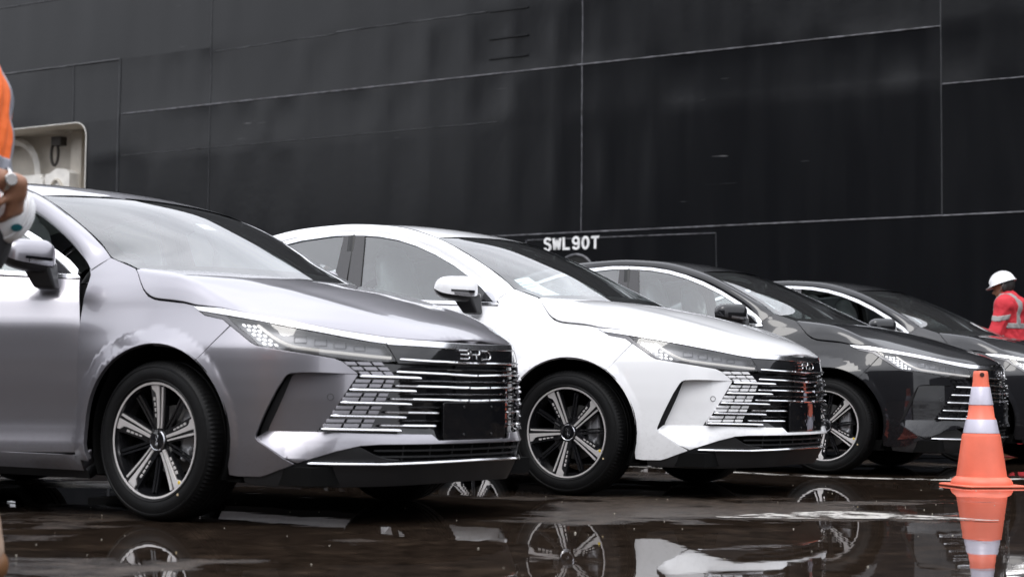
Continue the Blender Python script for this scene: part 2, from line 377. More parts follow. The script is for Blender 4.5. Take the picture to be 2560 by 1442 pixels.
for a0, a1 in zip(SEAMS_A[:-1], SEAMS_A[1:]):
    if a0 == -32:
        for q in [(-32, -22.68, 5.77, 6.95, 0), (-32, -29.0, -2, 5.77, 0), (-23.55, -22.68, -2, 5.77, 0), (-29, -23.55, -2, 2.6, 0), (-22.68, -20.35, -2, 3.10, 0), (-22.68, -20.35, 3.10, 5.86, 0), (-22.68, -20.35, 5.86, 6.95, 0), (-32, -20.35, 6.95, 9.2, 0)]:
            plate(*q)
    else:
        zs = [-2, 3.10, 5.01, 9.2] if a0 >= -6.5 else [-2, 3.10, 5.86, 9.2]
        for z0, z1 in zip(zs[:-1], zs[1:]): plate(a0, a1, z0, z1)
    plate(a0, a1, 9.2, HTOP)
def weld(pts, r=.011, m=M_WELD, jit=.4):
    P = dens(pts, .12, False); k = len(P)
    pth = [hp(np.array(a), np.array(z), dish(np.array(a), np.array(z), .004)) for a, z in P]
    mb = MB(); mb.tube(pth, r * (1 + jit * (RNG.rand(k) - .5)), 6); return shipbuild(mb, 'weld_seam', m, ang=60)
weld([(-22.6, 5.86), (-6.5, 5.86)], .013); weld([(-6.48, 5.01), (20, 5.01)], .010); weld([(-22.6, 3.12), (20, 3.08)], .012)
for a, m, zb in ((-20.35, M_WELDK, -1.5), (-12.39, M_WELD, 3.13), (-6.5, M_WELDK, 3.1), (2, M_WELDK, 3.1)): weld([(a, zb), (a, 9.1)], .009, m)
weld([(-32, 6.96), (-22.68, 6.95)], .02, M_WELDK); weld([(-22.68, 6.95), (-22.72, -1)], .022, M_WELDK); weld([(-23.95, 6.95), (-23.93, 5.8)], .012, M_WELDK)
weld([(-22.6, 5.04), (-14.0, 5.04)], .006, M_WELDK); weld([(-20.3, 6.86), (-17.4, 6.9)], .007, M_WELDK); weld([(-17.4, 6.93), (-14.2, 6.94)], .010, M_WELDK)
weld([(-40, 8.35), (-22, 8.35)], .012, M_WELDK)
weld([(-13.4, 3.02), (-10.02, 3.0)], .009); weld([(-13.42, 3.02), (-13.42, 2.2)], .008); weld([(-10.02, 3.0), (-10.0, 2.2)], .007, M_WELDK)
for z in (6.93, 6.46, 6.12):                                            # short doubling bars
    b = MB(); b.prism([(-14.18, z - .011), (-13.42, z - .011), (-13.42, z + .011), (-14.18, z + .011)], -.02, .022, lambda a, q, c: hpt(a, q, c)); shipbuild(b, 'ladder_rung', M_HULL)
# mooring eye under the load marking
e = MB(); ang = np.linspace(0, 2 * math.pi, 33)
e.tube([hpt(-12.48 + .33 * math.cos(q), 2.42 + .33 * math.sin(q), .01) for q in ang], .022, 8, caps=False); shipbuild(e, 'mooring_ring', M_WELD)
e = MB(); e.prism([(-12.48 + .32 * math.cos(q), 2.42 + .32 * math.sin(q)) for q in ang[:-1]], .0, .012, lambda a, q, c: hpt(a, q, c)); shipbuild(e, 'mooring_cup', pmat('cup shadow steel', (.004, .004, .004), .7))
# load marking, letter by letter
def stroke(mb, pts, w, d0, d1, cap=True):
    P = np.asarray(pts, float)
    T = np.gradient(P, axis=0) if len(P) > 2 else np.repeat([P[1] - P[0]], 2, 0); T /= np.linalg.norm(T, axis=1)[:, None]
    Nn = np.stack([-T[:, 1], T[:, 0]], 1) * w / 2
    if cap: P[0] -= T[0] * w * .0; 
    Lf, Rt = P + Nn, P - Nn
    poly = list(map(tuple, Lf)) + list(map(tuple, Rt[::-1]))
    k = len(P)
    V = [hpt(a, z, d1) for a, z in Lf] + [hpt(a, z, d1) for a, z in Rt] + [hpt(a, z, d0) for a, z in Lf] + [hpt(a, z, d0) for a, z in Rt]
    F = []
    for i in range(k - 1):
        F += [(i, k + i, k + i + 1, i + 1), (i, i + 1, 2 * k + i + 1, 2 * k + i), (k + i, 3 * k + i, 3 * k + i + 1, k + i + 1)]
    F += [(0, 2 * k, 3 * k, k), (k - 1, 2 * k - 1, 4 * k - 1, 3 * k - 1)]
    mb.add(V, F)
def arc(cx, cz, rx, rz, q0, q1, n=9): return [(cx + rx * math.cos(R_(lerp(q0, q1, i / n))), cz + rz * math.sin(R_(lerp(q0, q1, i / n)))) for i in range(n + 1)]
GL = {'S': [arc(.5, .75, .36, .20, 10, 270, 12) + arc(.5, .25, .36, .25, 90, -170, 12)[1:]],
      'W': [[(.06, .96), (.22, .04)], [(.22, .04), (.5, .80)], [(.5, .80), (.78, .04)], [(.78, .04), (.94, .96)]],
      'L': [[(.16, 1), (.16, .09)], [(.03, .09), (.92, .09)]],
      '9': [arc(.5, .70, .36, .25, -40, 320, 16), [(.86, .72), (.86, .30)], arc(.5, .28, .36, .22, 0, -165, 10)],
      '0': [arc(.5, .5, .36, .44, 0, 360, 24)],
      'T': [[(.5, 0), (.5, .93)], [(.02, .91), (.98, .91)]]}
LH = .205; ta = -13.08
for i, ch in enumerate('SWL90T'):
    mb = MB(); wd = .145
    for st in GL[ch]:
        pts = [(ta + x * wd * 1.0, 2.835 + z * LH) for x, z in st]
        stroke(mb, pts, .040, .0, .014)
    ta += .1765
    o = shipbuild(mb, 'letter', M_LETTER)
# recess with rounded corners, cream inside
def rrect(a0, a1, z0, z1, r, n=6):
    P = []
    for cx, cz, q in ((a1 - r, z1 - r, 0), (a0 + r, z1 - r, 90), (a0 + r, z0 + r, 180), (a1 - r, z0 + r, 270)):
        P += [(cx + r * math.cos(R_(q + 90 * i / n)), cz + r * math.sin(R_(q + 90 * i / n))) for i in range(n + 1)]
    return P
rp = rrect(HOLE[0], HOLE[1], HOLE[2], HOLE[3], .28)
mb = MB(); k = len(rp); D = -.85
V = [hpt(a, z, .008) for a, z in rp] + [hpt(a, z, D) for a, z in rp]
F = [(i, (i + 1) % k, k + (i + 1) % k, k + i) for i in range(k)] + [tuple(range(k, 2 * k))]; mb.add(V, F); shipbuild(mb, 'mooring_recess', M_CREAM, ang=50)
mb = MB(); ro = rrect(HOLE[0] - .01, HOLE[1] + .01, HOLE[2] - .01, HOLE[3] + .01, .29); mb.tube([hpt(a, z, .02) for a, z in ro + ro[:1]], .010, 6, caps=False); shipbuild(mb, 'recess_rim', M_WHITEP, ang=60)
for cx, cz in ((HOLE[0], HOLE[2]), (HOLE[0], HOLE[3]), (HOLE[1], HOLE[2]), (HOLE[1], HOLE[3])):   # fillets of the opening
    sx = 1 if cx == HOLE[0] else -1; sz = 1 if cz == HOLE[2] else -1
    q0 = {(1, 1): 180, (1, -1): 90, (-1, 1): 270, (-1, -1): 0}[(sx, sz)]
    cc = (cx + sx * .28, cz + sz * .28); pol = [(cx, cz)] + [(cc[0] + .28 * math.cos(R_(q0 + 90 * i / 6)), cc[1] + .28 * math.sin(R_(q0 + 90 * i / 6))) for i in range(7)]
    mb = MB(); mb.prism(pol, -.02, .0, lambda a, q, c: hpt(a, q, c)); shipbuild(mb, 'corner_gusset', M_HULL)
# arch frame, fairlead and shackle in the recess
hf_ = lambda a_, q, c: hpt(a_, q, c)
mb = MB(); ap = [(-27.1, 3.2), (-27.1, 4.9)] + [(-26.38 + .72 * math.cos(R_(180 - i * 15)), 4.98 + .70 * math.sin(R_(180 - i * 15))) for i in range(13)] + [(-25.66, 4.9), (-25.66, 3.2)]
mb.tube([hpt(a, z, -.70) for a, z in ap], .075, 4, sq=(1, 1.3)); shipbuild(mb, 'arch_frame', M_WHITEP, ang=40)
for a0, a1, zt in ((-25.05, -24.36, 4.92), (-25.62, -25.12, 4.80)):
    mb = MB(); w_ = a1 - a0; mb.prism([(a0, 3.0), (a1, 3.0), (a1, zt - .06), (a1 - .2 * w_, zt + .02), (a0 + .45 * w_, zt + .05), (a0 + .2 * w_, zt - .04), (a0, zt - .06)], -.75, -.35, hf_); fb = shipbuild(mb, 'fairlead_block', M_WHITEP)
    mb = MB(); mb.tube([hpt(a0 + .12 * w_ + .76 * w_ * i / 12, zt - .55 + .36 * math.sin(math.pi * i / 12), -.33) for i in range(13)], .035, 6); shipbuild(mb, 'fairlead_lip', M_CREAM)
mb = MB(); mb.prism([(-29, 4.74), (-25.3, 4.74), (-25.3, 4.90), (-29, 4.90)], -.8, -.5, hf_); shipbuild(mb, 'platform_edge', M_WHITEP)
for a in (-26.9, -26.2, -25.5):
    mb = MB(); mb.prism([(a, 3.0), (a + .1, 3.0), (a + .1, 4.74), (a, 4.74)], -.8, -.55, hf_); shipbuild(mb, 'platform_rib', M_WHITEP)
mb = MB(); mb.tube([hpt(-24.95 + .10 * math.cos(R_(q)), 5.30 + .24 * math.sin(R_(q)), -.5) for q in range(-230, 60, 18)], .032, 6); shipbuild(mb, 'shackle', M_CHAIN, ang=60)
mb = MB(); mb.prism([(-24.98, 5.46), (-24.72, 5.46), (-24.72, 5.64), (-24.98, 5.64)], -.6, -.42, hf_); shipbuild(mb, 'shackle_bracket', M_CHAIN)
mb = MB(); mb.prism([(-24.62, 2.7), (-24.32, 2.7), (-24.32, 5.76), (-24.62, 5.76)], -.84, -.62, hf_); shipbuild(mb, 'recess_pilaster', M_CREAM)
# ================================================================== THE SEDAN: measured surfaces
# x forward from the front axle, w outwards, z up
PLAN = np.array([(.985,0),(.981,.12),(.969,.24),(.930,.355),(.878,.44),(.81,.54),(.735,.648),(.635,.745),(.5,.818),(.36,.868),(.2,.895),(0,.905),
 (-.3,.908),(-.6,.91),(-.95,.912),(-1.35,.914),(-1.75,.914),(-2.15,.912),(-2.5,.907),(-2.85,.893),(-3.15,.862),(-3.4,.80),(-3.58,.70),(-3.70,.55),(-3.77,.36),(-3.795,.18),(-3.80,0)])
def bsp(P, u, sym=False):
    P = np.asarray(P, float); n = len(P); u = np.clip(np.asarray(u, float), 0, n - 1 - 1e-9)
    Q = np.vstack([2 * P[0] - P[1], P, 2 * P[-1] - P[-2]])
    if sym: Q[0] = P[1] * (1, -1); Q[-1] = P[-2] * (1, -1)
    i = np.floor(u).astype(int); t = (u - i)[..., None]
    return ((1 - t) ** 3 * Q[i] + (3 * t ** 3 - 6 * t ** 2 + 4) * Q[i + 1] + (-3 * t ** 3 + 3 * t ** 2 + 3 * t + 1) * Q[i + 2] + t ** 3 * Q[i + 3]) / 6
def fit(P, k=6, sym=False):
    P = np.asarray(P, float); Q = P.copy(); u = np.arange(len(P))
    for _ in range(k): Q = Q + (P - bsp(Q, u, sym))
    return Q
PLQ = fit(PLAN, 6, True)
ZF = [.12,.16,.20,.25,.30,.34,.38,.44,.5,.58,.66,.70,.74,.78,.82,.90,1.0]
XF = [.90,.93,.955,.985,1.0,.998,.985,.982,.985,.982,.976,.971,.960,.94,.91,.85,.75]
ZR = [.12,.18,.24,.32,.40,.5,.58,.66,.705,.74,.78,.82,.865,.90,.94,.97,1.0,1.03,1.07,1.12]
RF = [.955,.98,.985,.992,.997,1,.997,.99,.982,.966,.948,.930,.912,.902,.888,.874,.855,.83,.79,.73]
ZD = [.12,.17,.20,.23,.26,.30,.34,.39,.46,.55,.65,.74,.78,.80,.82,.90,.925,.96,1.0,1.03,1.07,1.12]
RD = [.90,.938,.960,.980,.991,.992,.984,.978,.982,.99,.996,.997,.996,.993,.988,.962,.950,.929,.906,.892,.87,.84]
def stab(z, Z, V, h=.012):
    z = np.asarray(z, float); return sum(a * np.interp(z + b * h * .6, Z, V) for a, b in zip((.11, .235, .31, .235, .11), (-2, -1, 0, 1, 2)))
ARCH = ((.025, .34, .375), (-2.718, .335, .372))
US = np.linspace(0, 26, 5201); PX = bsp(PLQ, US, True)
SS = np.concatenate([[0], np.cumsum(np.linalg.norm(np.diff(PX, axis=0), axis=1))])
def s_of(u): u = np.asarray(u, float); return np.sign(u) * np.interp(np.abs(u), US, SS)
def u_of(s): s = np.asarray(s, float); return np.interp(np.abs(s), SS, US)
def shell_u(u, z):
    u = np.asarray(u, float); z = np.asarray(z, float) + 0 * u
    p = bsp(PLQ, u, True); px, pw = p[..., 0], p[..., 1]
    g = np.clip((px - .15) / .835, 0, 1) ** 1.6
    x = px + (stab(z, ZF, XF) - .985) * g
    b = sstep(-.05, -.55, px)
    w = pw * (stab(z, ZR, RF, .02) * (1 - b) + stab(z, ZD, RD, .009) * b)
    rr = np.clip((-px - 3.0) / .8, 0, 1)
    x = x + rr * (.10 * sstep(.75, 1.0, z) + .05 * sstep(.45, .2, z))
    for cx, cz, R0 in ((-.005, .345, .432), (-2.718, .335, .43)):
        r = np.hypot(x - cx, z - cz); w = w + sstep(.15, .3, z) * (.004 * sstep(R0 + .008, R0 - .006, r) + .022 * np.clip((R0 - r) / .06, 0, 1) ** 1.0 * sstep(R0 + .008, R0 - .01, r)) * sstep(.2, .6, pw) * (0.45 + .55 * sstep(.30, .0, x - cx))
    return np.stack([x, w, z], -1)
def shell(s, z):
    s = np.asarray(s, float); p = shell_u(u_of(s), z); sg = np.where(s < 0, -1., 1.)
    return p * np.stack([np.ones_like(sg), sg, np.ones_like(sg)], -1)
def SZ(L): return [(float(s_of(u)), z) for u, z in L]          # (u,z) outline -> metric domain
def sx(x, z):                                                     # s of a point of the side at given x
    us = US[::4]; p = shell_u(us, np.full(us.shape, float(z))); k = np.argsort(-p[:, 0]); return float(np.interp(-x, -p[k, 0], SS[::4][k]))
def XZ(L): return [(sx(x, z), z) for x, z in L]
def archpts(k, q0, q1, n=26, dr=0.):
    cx, cz, r = ARCH[k]; return [(cx + (r + dr) * math.cos(R_(lerp(q0, q1, i / n))), cz + (r + dr) * math.sin(R_(lerp(q0, q1, i / n)))) for i in range(n + 1)]
HOODLINE = [(11.78,1.033),(11.722,1.017),(11.613,.980),(11.496,.940),(11.38,.912),(11.246,.898),(11.13,.893),(10.538,.879),(10.221,.868),(9.362,.858),(8.337,.833),(7.228,.806),(6.119,.779),(5.594,.769),(4.785,.757),(4.227,.749),(2.96,.740),(1.317,.735),(0,.734)]
HLu = np.array(HOODLINE); HE = shell_u(HLu[:, 0], HLu[:, 1])
_hd = dens(HOODLINE, .05, False); HED = shell_u(_hd[:, 0], _hd[:, 1])
HC_X = np.array([-.30,-.05,.15,.35,.50,.65,.78,.86,.91,.945,.972]); HC_Z = np.array([1.075,1.044,1.012,.970,.928,.881,.839,.812,.786,.760,.734])
def st(x, X, Z, h): return sum(a * np.interp(x + b * h, X, Z) for a, b in zip((.1, .25, .3, .25, .1), (-2, -1, 0, 1, 2)))
_zt = np.linspace(.84, 1.16, 65); _xt = np.linspace(-.32, .42, 38); _wt = np.linspace(.45, .88, 87)
_us = np.interp(-_xt, -PX[:, 0], US)
_tab = np.stack([np.interp(-_wt, -shell_u(np.full(65, u_), _zt)[:, 1], _zt) for u_ in _us])       # height of the body side at (x, w)
def zside(x, w):
    a = np.clip((x - _xt[0]) / (_xt[1] - _xt[0]), 0, 36.999); b = np.clip((w - _wt[0]) / (_wt[1] - _wt[0]), 0, 85.999); i = a.astype(int); j = b.astype(int); a = a - i; b = b - j
    return (_tab[i, j] * (1 - b) + _tab[i, j + 1] * b) * (1 - a) + (_tab[i + 1, j] * (1 - b) + _tab[i + 1, j + 1] * b) * a
def hood(x, w):
    x = np.asarray(x, float); w = np.asarray(w, float) + 0 * x; x = x + 0 * w
    we = st(x, HED[:, 0], HED[:, 1], .004); ze = st(x, HED[:, 0], HED[:, 2], .008); zc = st(x, HC_X, HC_Z, .02)
    aw = np.abs(w); t = np.minimum(aw / np.maximum(we, 1e-3), 1.06)
    def crown(aw, t):
        z = zc - (zc - ze) * (.55 * t ** 2 + .45 * t ** 5)
        z = z + .007 * np.exp(-((t - .62) / .10) ** 2) * sstep(.92, .55, x) * sstep(-.25, .0, x)
        zs = zside(x, aw); za = zc - .030 * (aw / .77) ** 2; k = .03; h = np.clip(.5 + .5 * (zs - za) / k, 0, 1)
        zb = zs * (1 - h) + za * h - k * h * (1 - h); b = sstep(.42, .0, x); return z * (1 - b) + zb * b
    z = crown(aw, t); z = z + (ze - crown(we, np.ones_like(t))) * np.minimum(t, 1) ** 6
    return np.stack([x, w, z], -1)
def sidew(x, z): return .835 - .31 * (z - 1.0) - .012 * (x + 1.5) ** 2
def side(x, z): x = np.asarray(x, float); z = np.asarray(z, float) + 0 * x; return np.stack([x + 0 * z, sidew(x, z), z], -1)
_e0 = shell_u(np.array([11.79, 12.05, 12.30]), np.array([1.036, 1.064, 1.087]))
WSE = fit(np.vstack([_e0, [(-.469,.738,1.141),(-.556,.722,1.195),(-.689,.703,1.269),(-.829,.685,1.340),(-.96,.662,1.394)]]), 4)
WSC = fit([(.06,0,1.02),(-.10,0,1.098),(-.24,0,1.165),(-.37,0,1.226),(-.49,0,1.280),(-.61,0,1.332),(-.735,0,1.382),(-.86,0,1.422)], 4)
def wscreen(p, q):
    p = np.asarray(p, float); q = np.clip(np.asarray(q, float), 0, 1) + 0 * p; E = bsp(WSE, q * 7); C = bsp(WSC, q * 7); k = np.abs(p) ** 2.1
    return np.stack([C[..., 0] + (E[..., 0] - C[..., 0]) * k, E[..., 1] * p, C[..., 2] + (E[..., 2] - C[..., 2]) * k], -1)
K1 = fit([(-.462,.807,1.034),(-.50,.797,1.072),(-.55,.787,1.108),(-.643,.771,1.171),(-.782,.751,1.251),(-.922,.732,1.319),(-1.061,.718,1.371),(-1.199,.707,1.410),(-1.336,.701,1.434),(-1.517,.697,1.450),(-1.656,.696,1.453),(-1.9,.701,1.437),(-2.095,.710,1.405),(-2.35,.728,1.33),(-2.6,.752,1.22),(-2.8,.775,1.12),(-2.95,.79,1.045)], 4)
K2 = fit([tuple(shell_u(12.30, 1.087)),(-.45,.742,1.128),(-.50,.733,1.16),(-.60,.715,1.22),(-.73,.698,1.29),(-.85,.681,1.35),(-.96,.662,1.394),(-1.10,.648,1.438),(-1.25,.642,1.470),(-1.45,.636,1.490),(-1.65,.632,1.498),(-1.9,.628,1.492),(-2.1,.623,1.473),(-2.4,.615,1.420),(-2.7,.605,1.330),(-3.0,.595,1.21),(-3.25,.585,1.095)], 4)
def rail(t, v):
    t = np.asarray(t, float); v = np.asarray(v, float) + 0 * t; a = bsp(K1, t); b = bsp(K2, t)
    n = np.cross(bsp(K1, t + .01) - bsp(K1, t - .01), b - a); n /= np.linalg.norm(n, axis=-1)[..., None] + 1e-12; n = np.where((n[..., 1:2] < 0), -n, n)
    return a + (b - a) * v[..., None] + n * ((.003 + .019 * sstep(0, 3., t)) * 4 * v * (1 - v))[..., None]
RC_X = np.array([-2.9,-2.5,-2.2,-1.9,-1.6,-1.3,-1.1,-.95,-.86]); RC_Z = np.array([1.37,1.465,1.509,1.530,1.532,1.512,1.483,1.450,1.422])
_k2 = bsp(K2, np.linspace(0, 16, 400))
def roof(x, w):
    x = np.asarray(x, float); zc = st(x, RC_X, RC_Z, .03); ws = np.interp(-x, -_k2[:, 0], _k2[:, 1]); zs = np.interp(-x, -_k2[:, 0], _k2[:, 2]); t = np.clip(np.abs(w) / ws, 0, 1)
    return np.stack([x, w, zc - (zc - zs) * (.8 * t ** 2.2 + .2 * t ** 6)], -1)
def belt(x): return 1.013 + .045 * (-x - .47)
# ================================================================== THE SEDAN: parts
def paint_mat(name, base, metal, rough, flake=0.):
    m = pmat(name, base, rough, metal, 1.0, .015, spec=.08 if max(base) < .1 else .3)
    t = m.node_tree; n = t.nodes; b = n['Principled BSDF']; l = t.links.new
    tcn = n.new('ShaderNodeTexCoord')
    # rain spots and thin dirt streaks in the clear coat
    mpp = n.new('ShaderNodeMapping'); mpp.inputs['Scale'].default_value = (22, 22, .8); l(tcn.outputs['Object'], mpp.inputs[0])
    k = n.new('ShaderNodeTexNoise'); k.inputs['Scale'].default_value = 1.6; k.inputs['Detail'].default_value = 3; l(mpp.outputs[0], k.inputs['Vector'])
    r = n.new('ShaderNodeMapRange'); r.inputs[1].default_value = .45; r.inputs[2].default_value = .8; r.inputs[3].default_value = .012; r.inputs[4].default_value = .075
    l(k.outputs[0], r.inputs[0]); l(r.outputs[0], b.inputs['Coat Roughness'])
    # road spray low on the panels
    sx_ = n.new('ShaderNodeSeparateXYZ'); l(tcn.outputs['Object'], sx_.inputs[0]); hz = n.new('ShaderNodeMapRange'); hz.inputs[1].default_value = .50; hz.inputs[2].default_value = .16; l(sx_.outputs[2], hz.inputs[0])
    dn = n.new('ShaderNodeTexNoise'); dn.inputs['Scale'].default_value = 42; dn.inputs['Detail'].default_value = 6; dn.inputs['Roughness'].default_value = .7; l(tcn.outputs['Object'], dn.inputs['Vector'])
    dr_ = n.new('ShaderNodeMapRange'); dr_.inputs[1].default_value = .48; dr_.inputs[2].default_value = .75; l(dn.outputs[0], dr_.inputs[0]); mu_ = n.new('ShaderNodeMath'); mu_.operation = 'MULTIPLY'; l(hz.outputs[0], mu_.inputs[0]); l(dr_.outputs[0], mu_.inputs[1])
    mu2 = n.new('ShaderNodeMath'); mu2.operation = 'MULTIPLY'; mu2.inputs[1].default_value = .26 if max(base) > .1 else .06; l(mu_.outputs[0], mu2.inputs[0]); mc = n.new('ShaderNodeMixRGB'); mc.inputs[1].default_value = (*base, 1); mc.inputs[2].default_value = (.16, .13, .11, 1); l(mu2.outputs[0], mc.inputs[0]); l(mc.outputs[0], b.inputs['Base Color'])
    k2 = n.new('ShaderNodeTexNoise'); k2.inputs['Scale'].default_value = 3; k2.inputs['Detail'].default_value = 1; l(tcn.outputs['Object'], k2.inputs['Vector'])
    bp = n.new('ShaderNodeBump'); bp.inputs['Strength'].default_value = .06; bp.inputs['Distance'].default_value = .01; l(k2.outputs[0], bp.inputs['Height']); l(bp.outputs[0], b.inputs['Coat Normal'])
    return m
PAINT = {'silver': paint_mat('silver grey metallic paint', (.31, .30, .325), .85, .31), 'white': paint_mat('white gloss paint', (.80, .80, .81), 0, .35),
         'black': paint_mat('black metallic paint', (.0075, .0075, .009), .2, .35), 'grey': paint_mat('dark grey metallic paint', (.012, .012, .014), .4, .35)}
M_CHROME = pmat('chrome', (.82, .82, .84), .07, 1.0); M_SATIN = pmat('satin bright trim', (.80, .80, .82), .16, 1.0); M_DARKCH = pmat('dark chrome', (.42, .42, .44), .12, 1.0)
M_GB = pmat('gloss black plastic', (.006, .006, .007), .06, 0, .6); M_MB = pmat('matt black plastic', (.011, .011, .012), .55); M_SB = pmat('satin black plastic', (.012, .012, .013), .38)
M_TRIM = pmat('grey lamp trim', (.10, .098, .105), .25, .3, .5); M_PIL = pmat('black pillar film', (.018, .016, .017), .12, 0, .5)
M_DARK = pmat('underbody black', (.004, .004, .004), .9, spec=.1); M_GASK = pmat('black seal rubber', (.012, .012, .012), .35)
M_WSG = glass_mat('windscreen glass', (.88, .94, .93), 0., 1.48); M_SG = glass_mat('side window glass', (.84, .91, .90), 0., 1.78); M_LENS = glass_mat('headlamp lens', (.92, .92, .92))
M_FRIT = pmat('windscreen black border', (.006, .006, .006), .3); M_HOUS = pmat('headlamp bezel', (.20, .20, .21), .30, .6); M_LED = pmat('lit daytime lamp', (.8, .8, .8), .3, emit=(.95, .97, 1), es=1.6)
M_BAR = pmat('white light guide', (.78, .76, .74), .25, emit=(1, .97, .93), es=.30)  # the guide itself is unlit; weak emission added to brighten it
M_TYRE = pmat('tyre rubber', (.0045, .0045, .0047), .55, spec=.2, var=(30, .25), bump=(140, .3, .002)); M_MACH = pmat('machined alloy', (.80, .765, .75), .36, .60); M_WBLK = pmat('black alloy paint', (.007, .007, .008), .14, 0, .7)
M_DISC = pmat('brake steel', (.32, .31, .30), .35, .9); M_CALI = pmat('cast alloy caliper', (.42, .42, .43), .4, .7); M_YEL = pmat('yellow check paint', (.72, .50, .03), .5); M_CREAMD = pmat('balance mark paint', (.45, .36, .22), .5)
M_SEAT = pmat('film covered seat', (.74, .80, .80), .22, 0, .4, bump=(9, .5, .03)); M_SEATD = pmat('seat leather', (.03, .03, .032), .5); M_DASH = pmat('dashboard plastic', (.05, .05, .055), .55); M_HEADL = pmat('headliner cloth', (.70, .70, .68), .9); M_CARD = pmat('door card plastic', (.03, .03, .03), .5); M_PAPER = pmat('white paper', (.78, .84, .86), .6)
M_PLATE = pmat('black plate carrier film', (.004, .004, .005), .05, 0, .4, bump=(7, .25, .02)); M_LOGO = M_CHROME; M_SENS = pmat('sensor ring', (.06, .06, .065), .3)
M_INK = pmat('print grey', (.35, .42, .45), .7)
PAINTED = set()
def warp(mb):
    """the far front corner stands a little further forward"""
    for V, Nn in zip(mb.V, mb.N):
        y = V[:, 1]; amp = .019 + .014 * sstep(.76, .60, V[:, 2]); fx = sstep(.2, .75, V[:, 0])
        V[:, 0] += np.where(y > 0, amp * fx * sstep(.20, .46, y), 0)
        t = np.clip((y - .20) / .26, 0, 1); dy = np.where(y > 0, amp * fx * 6 * t * (1 - t) / .26, 0); Nn[:, 1] -= dy * Nn[:, 0]
        l = np.linalg.norm(Nn, axis=1)[:, None]; Nn /= np.where(l > 1e-9, l, 1)
def part(mb, name, mat, parent, paint=False, ang=35):
    mb.V = [v.copy() for v in mb.V]; mb.N = [v.copy() for v in mb.N]; warp(mb)
    o = mb.build(name, mat, parent, ang)
    if paint: PAINTED.add(o.data.name)
    return o
def both(fnmb, name, mat, parent, paint=False, ang=35):
    m = fnmb(); ml = m.mirrored(); r = part(m, name, mat, parent, paint, ang); l = part(ml, name, mat, parent, paint, ang); return r, l
def one(pc): m = MB(); m.add(*right(pc)); return m
CAR = empty('sedan_car')

# ---- hood -------------------------------------------------------------------
he = HED.copy()
hp_r = [(x, w) for x, w, z in he[::2]]
hoodpoly = hp_r + [(x, -w) for x, w in hp_r[::-1][1:]] 
rear = [(lerp(-.235, .03, math.sin(math.pi * i / 24) ** .8), lerp(-.765, .765, i / 24)) for i in range(1, 24)]
hoodpoly = hoodpoly + rear
m = MB(); m.add(*right(panel(hoodpoly, hood, .022, .014, .003, .02, .003))); part(m, 'hood', PAINT['white'], CAR, True)
# ---- fender -------------------------------------------------------------------
DSEAM = [(12.52,1.01),(12.49,.95),(12.45,.88),(12.41,.79),(12.41,.65),(12.41,.5),(12.40,.31),(12.40,.26)]
seamA = SZ([(9.70,.655)])[0]
def arc_sz(k, q0, q1, n=24, dr=0.): return XZ(archpts(k, q0, q1, n, dr))
qA = math.degrees(math.atan2(.655 - ARCH[0][1], .25 - ARCH[0][0]))
fender = SZ([(12.575,1.036),(12.44,1.065),(12.30,1.087),(12.05,1.062),(11.80,1.036)]) + SZ(HOODLINE[1:9]) + SZ([(10.03,.845),(9.83,.828),(9.25,.811),(8.98,.786)]) + arc_sz(0, qA, 197) + SZ([(12.30,.235),(12.40,.26)]) + SZ(DSEAM[::-1][1:])
both(lambda: one(panel(fender, shell, .02, .012, .002)), 'fender', PAINT['white'], CAR, True)
# ---- front bumper -----------------------------------------------------------------
def zlow(u): return np.interp(np.abs(u), [0, 2.07, 4.48, 5.14, 5.88, 6.70, 7.32, 7.6, 7.91, 8.03], [.323, .323, .322, .317, .297, .262, .268, .297, .329, .350])
def rdepth(u): return .050 * sstep(5.15, 7.3, np.abs(u))
def recess(s, z):
    p = shell(s, z); u = u_of(s); d = rdepth(u); k = np.ones_like(d); return p + np.stack([-d * .35, -np.sign(s) * d * .94, 0 * d], -1)
def ramp(s, z):
    p = shell(s, z); u = u_of(s); zl = zlow(u); t = np.clip((z - zl) / np.maximum(.374 - zl, .012), 0, 1); d = rdepth(u) * t + .010 * sstep(6.5, 4, u) * t
    return p + np.stack([-d * lerp(.35, 1, sstep(6.5, 4.5, u)), -np.sign(s) * d * .94 * sstep(4.5, 6.5, u), 0 * d], -1)
RTOP = [(5.14,.598),(5.34,.598),(6.17,.602),(6.76,.603),(7.10,.600),(7.20,.594),(7.27,.583),(7.48,.532),(7.78,.438),(7.945,.383),(8.02,.360),(8.025,.348),(7.99,.338),(7.91,.329),(7.6,.297),(7.32,.268)]
main = SZ([(8.96,.784),(8.612,.752),(8.253,.718),(8.10,.707),(8.0,.703),(7.478,.690),(6.803,.676),(5.9,.658),(5.64,.645),(5.40,.622)] + RTOP + [(7.0,.245),(7.37,.224),(7.70,.203),(7.88,.195),(8.5,.195)]) + XZ([(.392, .20)]) + arc_sz(0, -14, qA)
low_r = [(8.005,.350),(7.92,.362),(7.84,.372),(7.17,.371),(6.36,.371),(5.15,.366),(3.6,.363),(2.32,.361),(2.12,.336)]
low_b = [(2.07,.323),(4.48,.322),(5.14,.317),(5.88,.296),(6.45,.273),(6.70,.262),(6.95,.249),(7.33,.272),(7.6,.300),(7.90,.331)]
neg = lambda L: [(-u, z) for u, z in L]
rampoly = SZ(low_r + neg(low_r[::-1]) + neg(low_b[::-1]) + low_b)
floor = SZ([(5.16,.596),(5.34,.596),(6.17,.600),(6.76,.601),(7.08,.598),(7.18,.590),(7.23,.572),(7.37,.517),(7.57,.446),(7.745,.392),(7.80,.372),(7.17,.370),(6.37,.372)])
mb = MB()
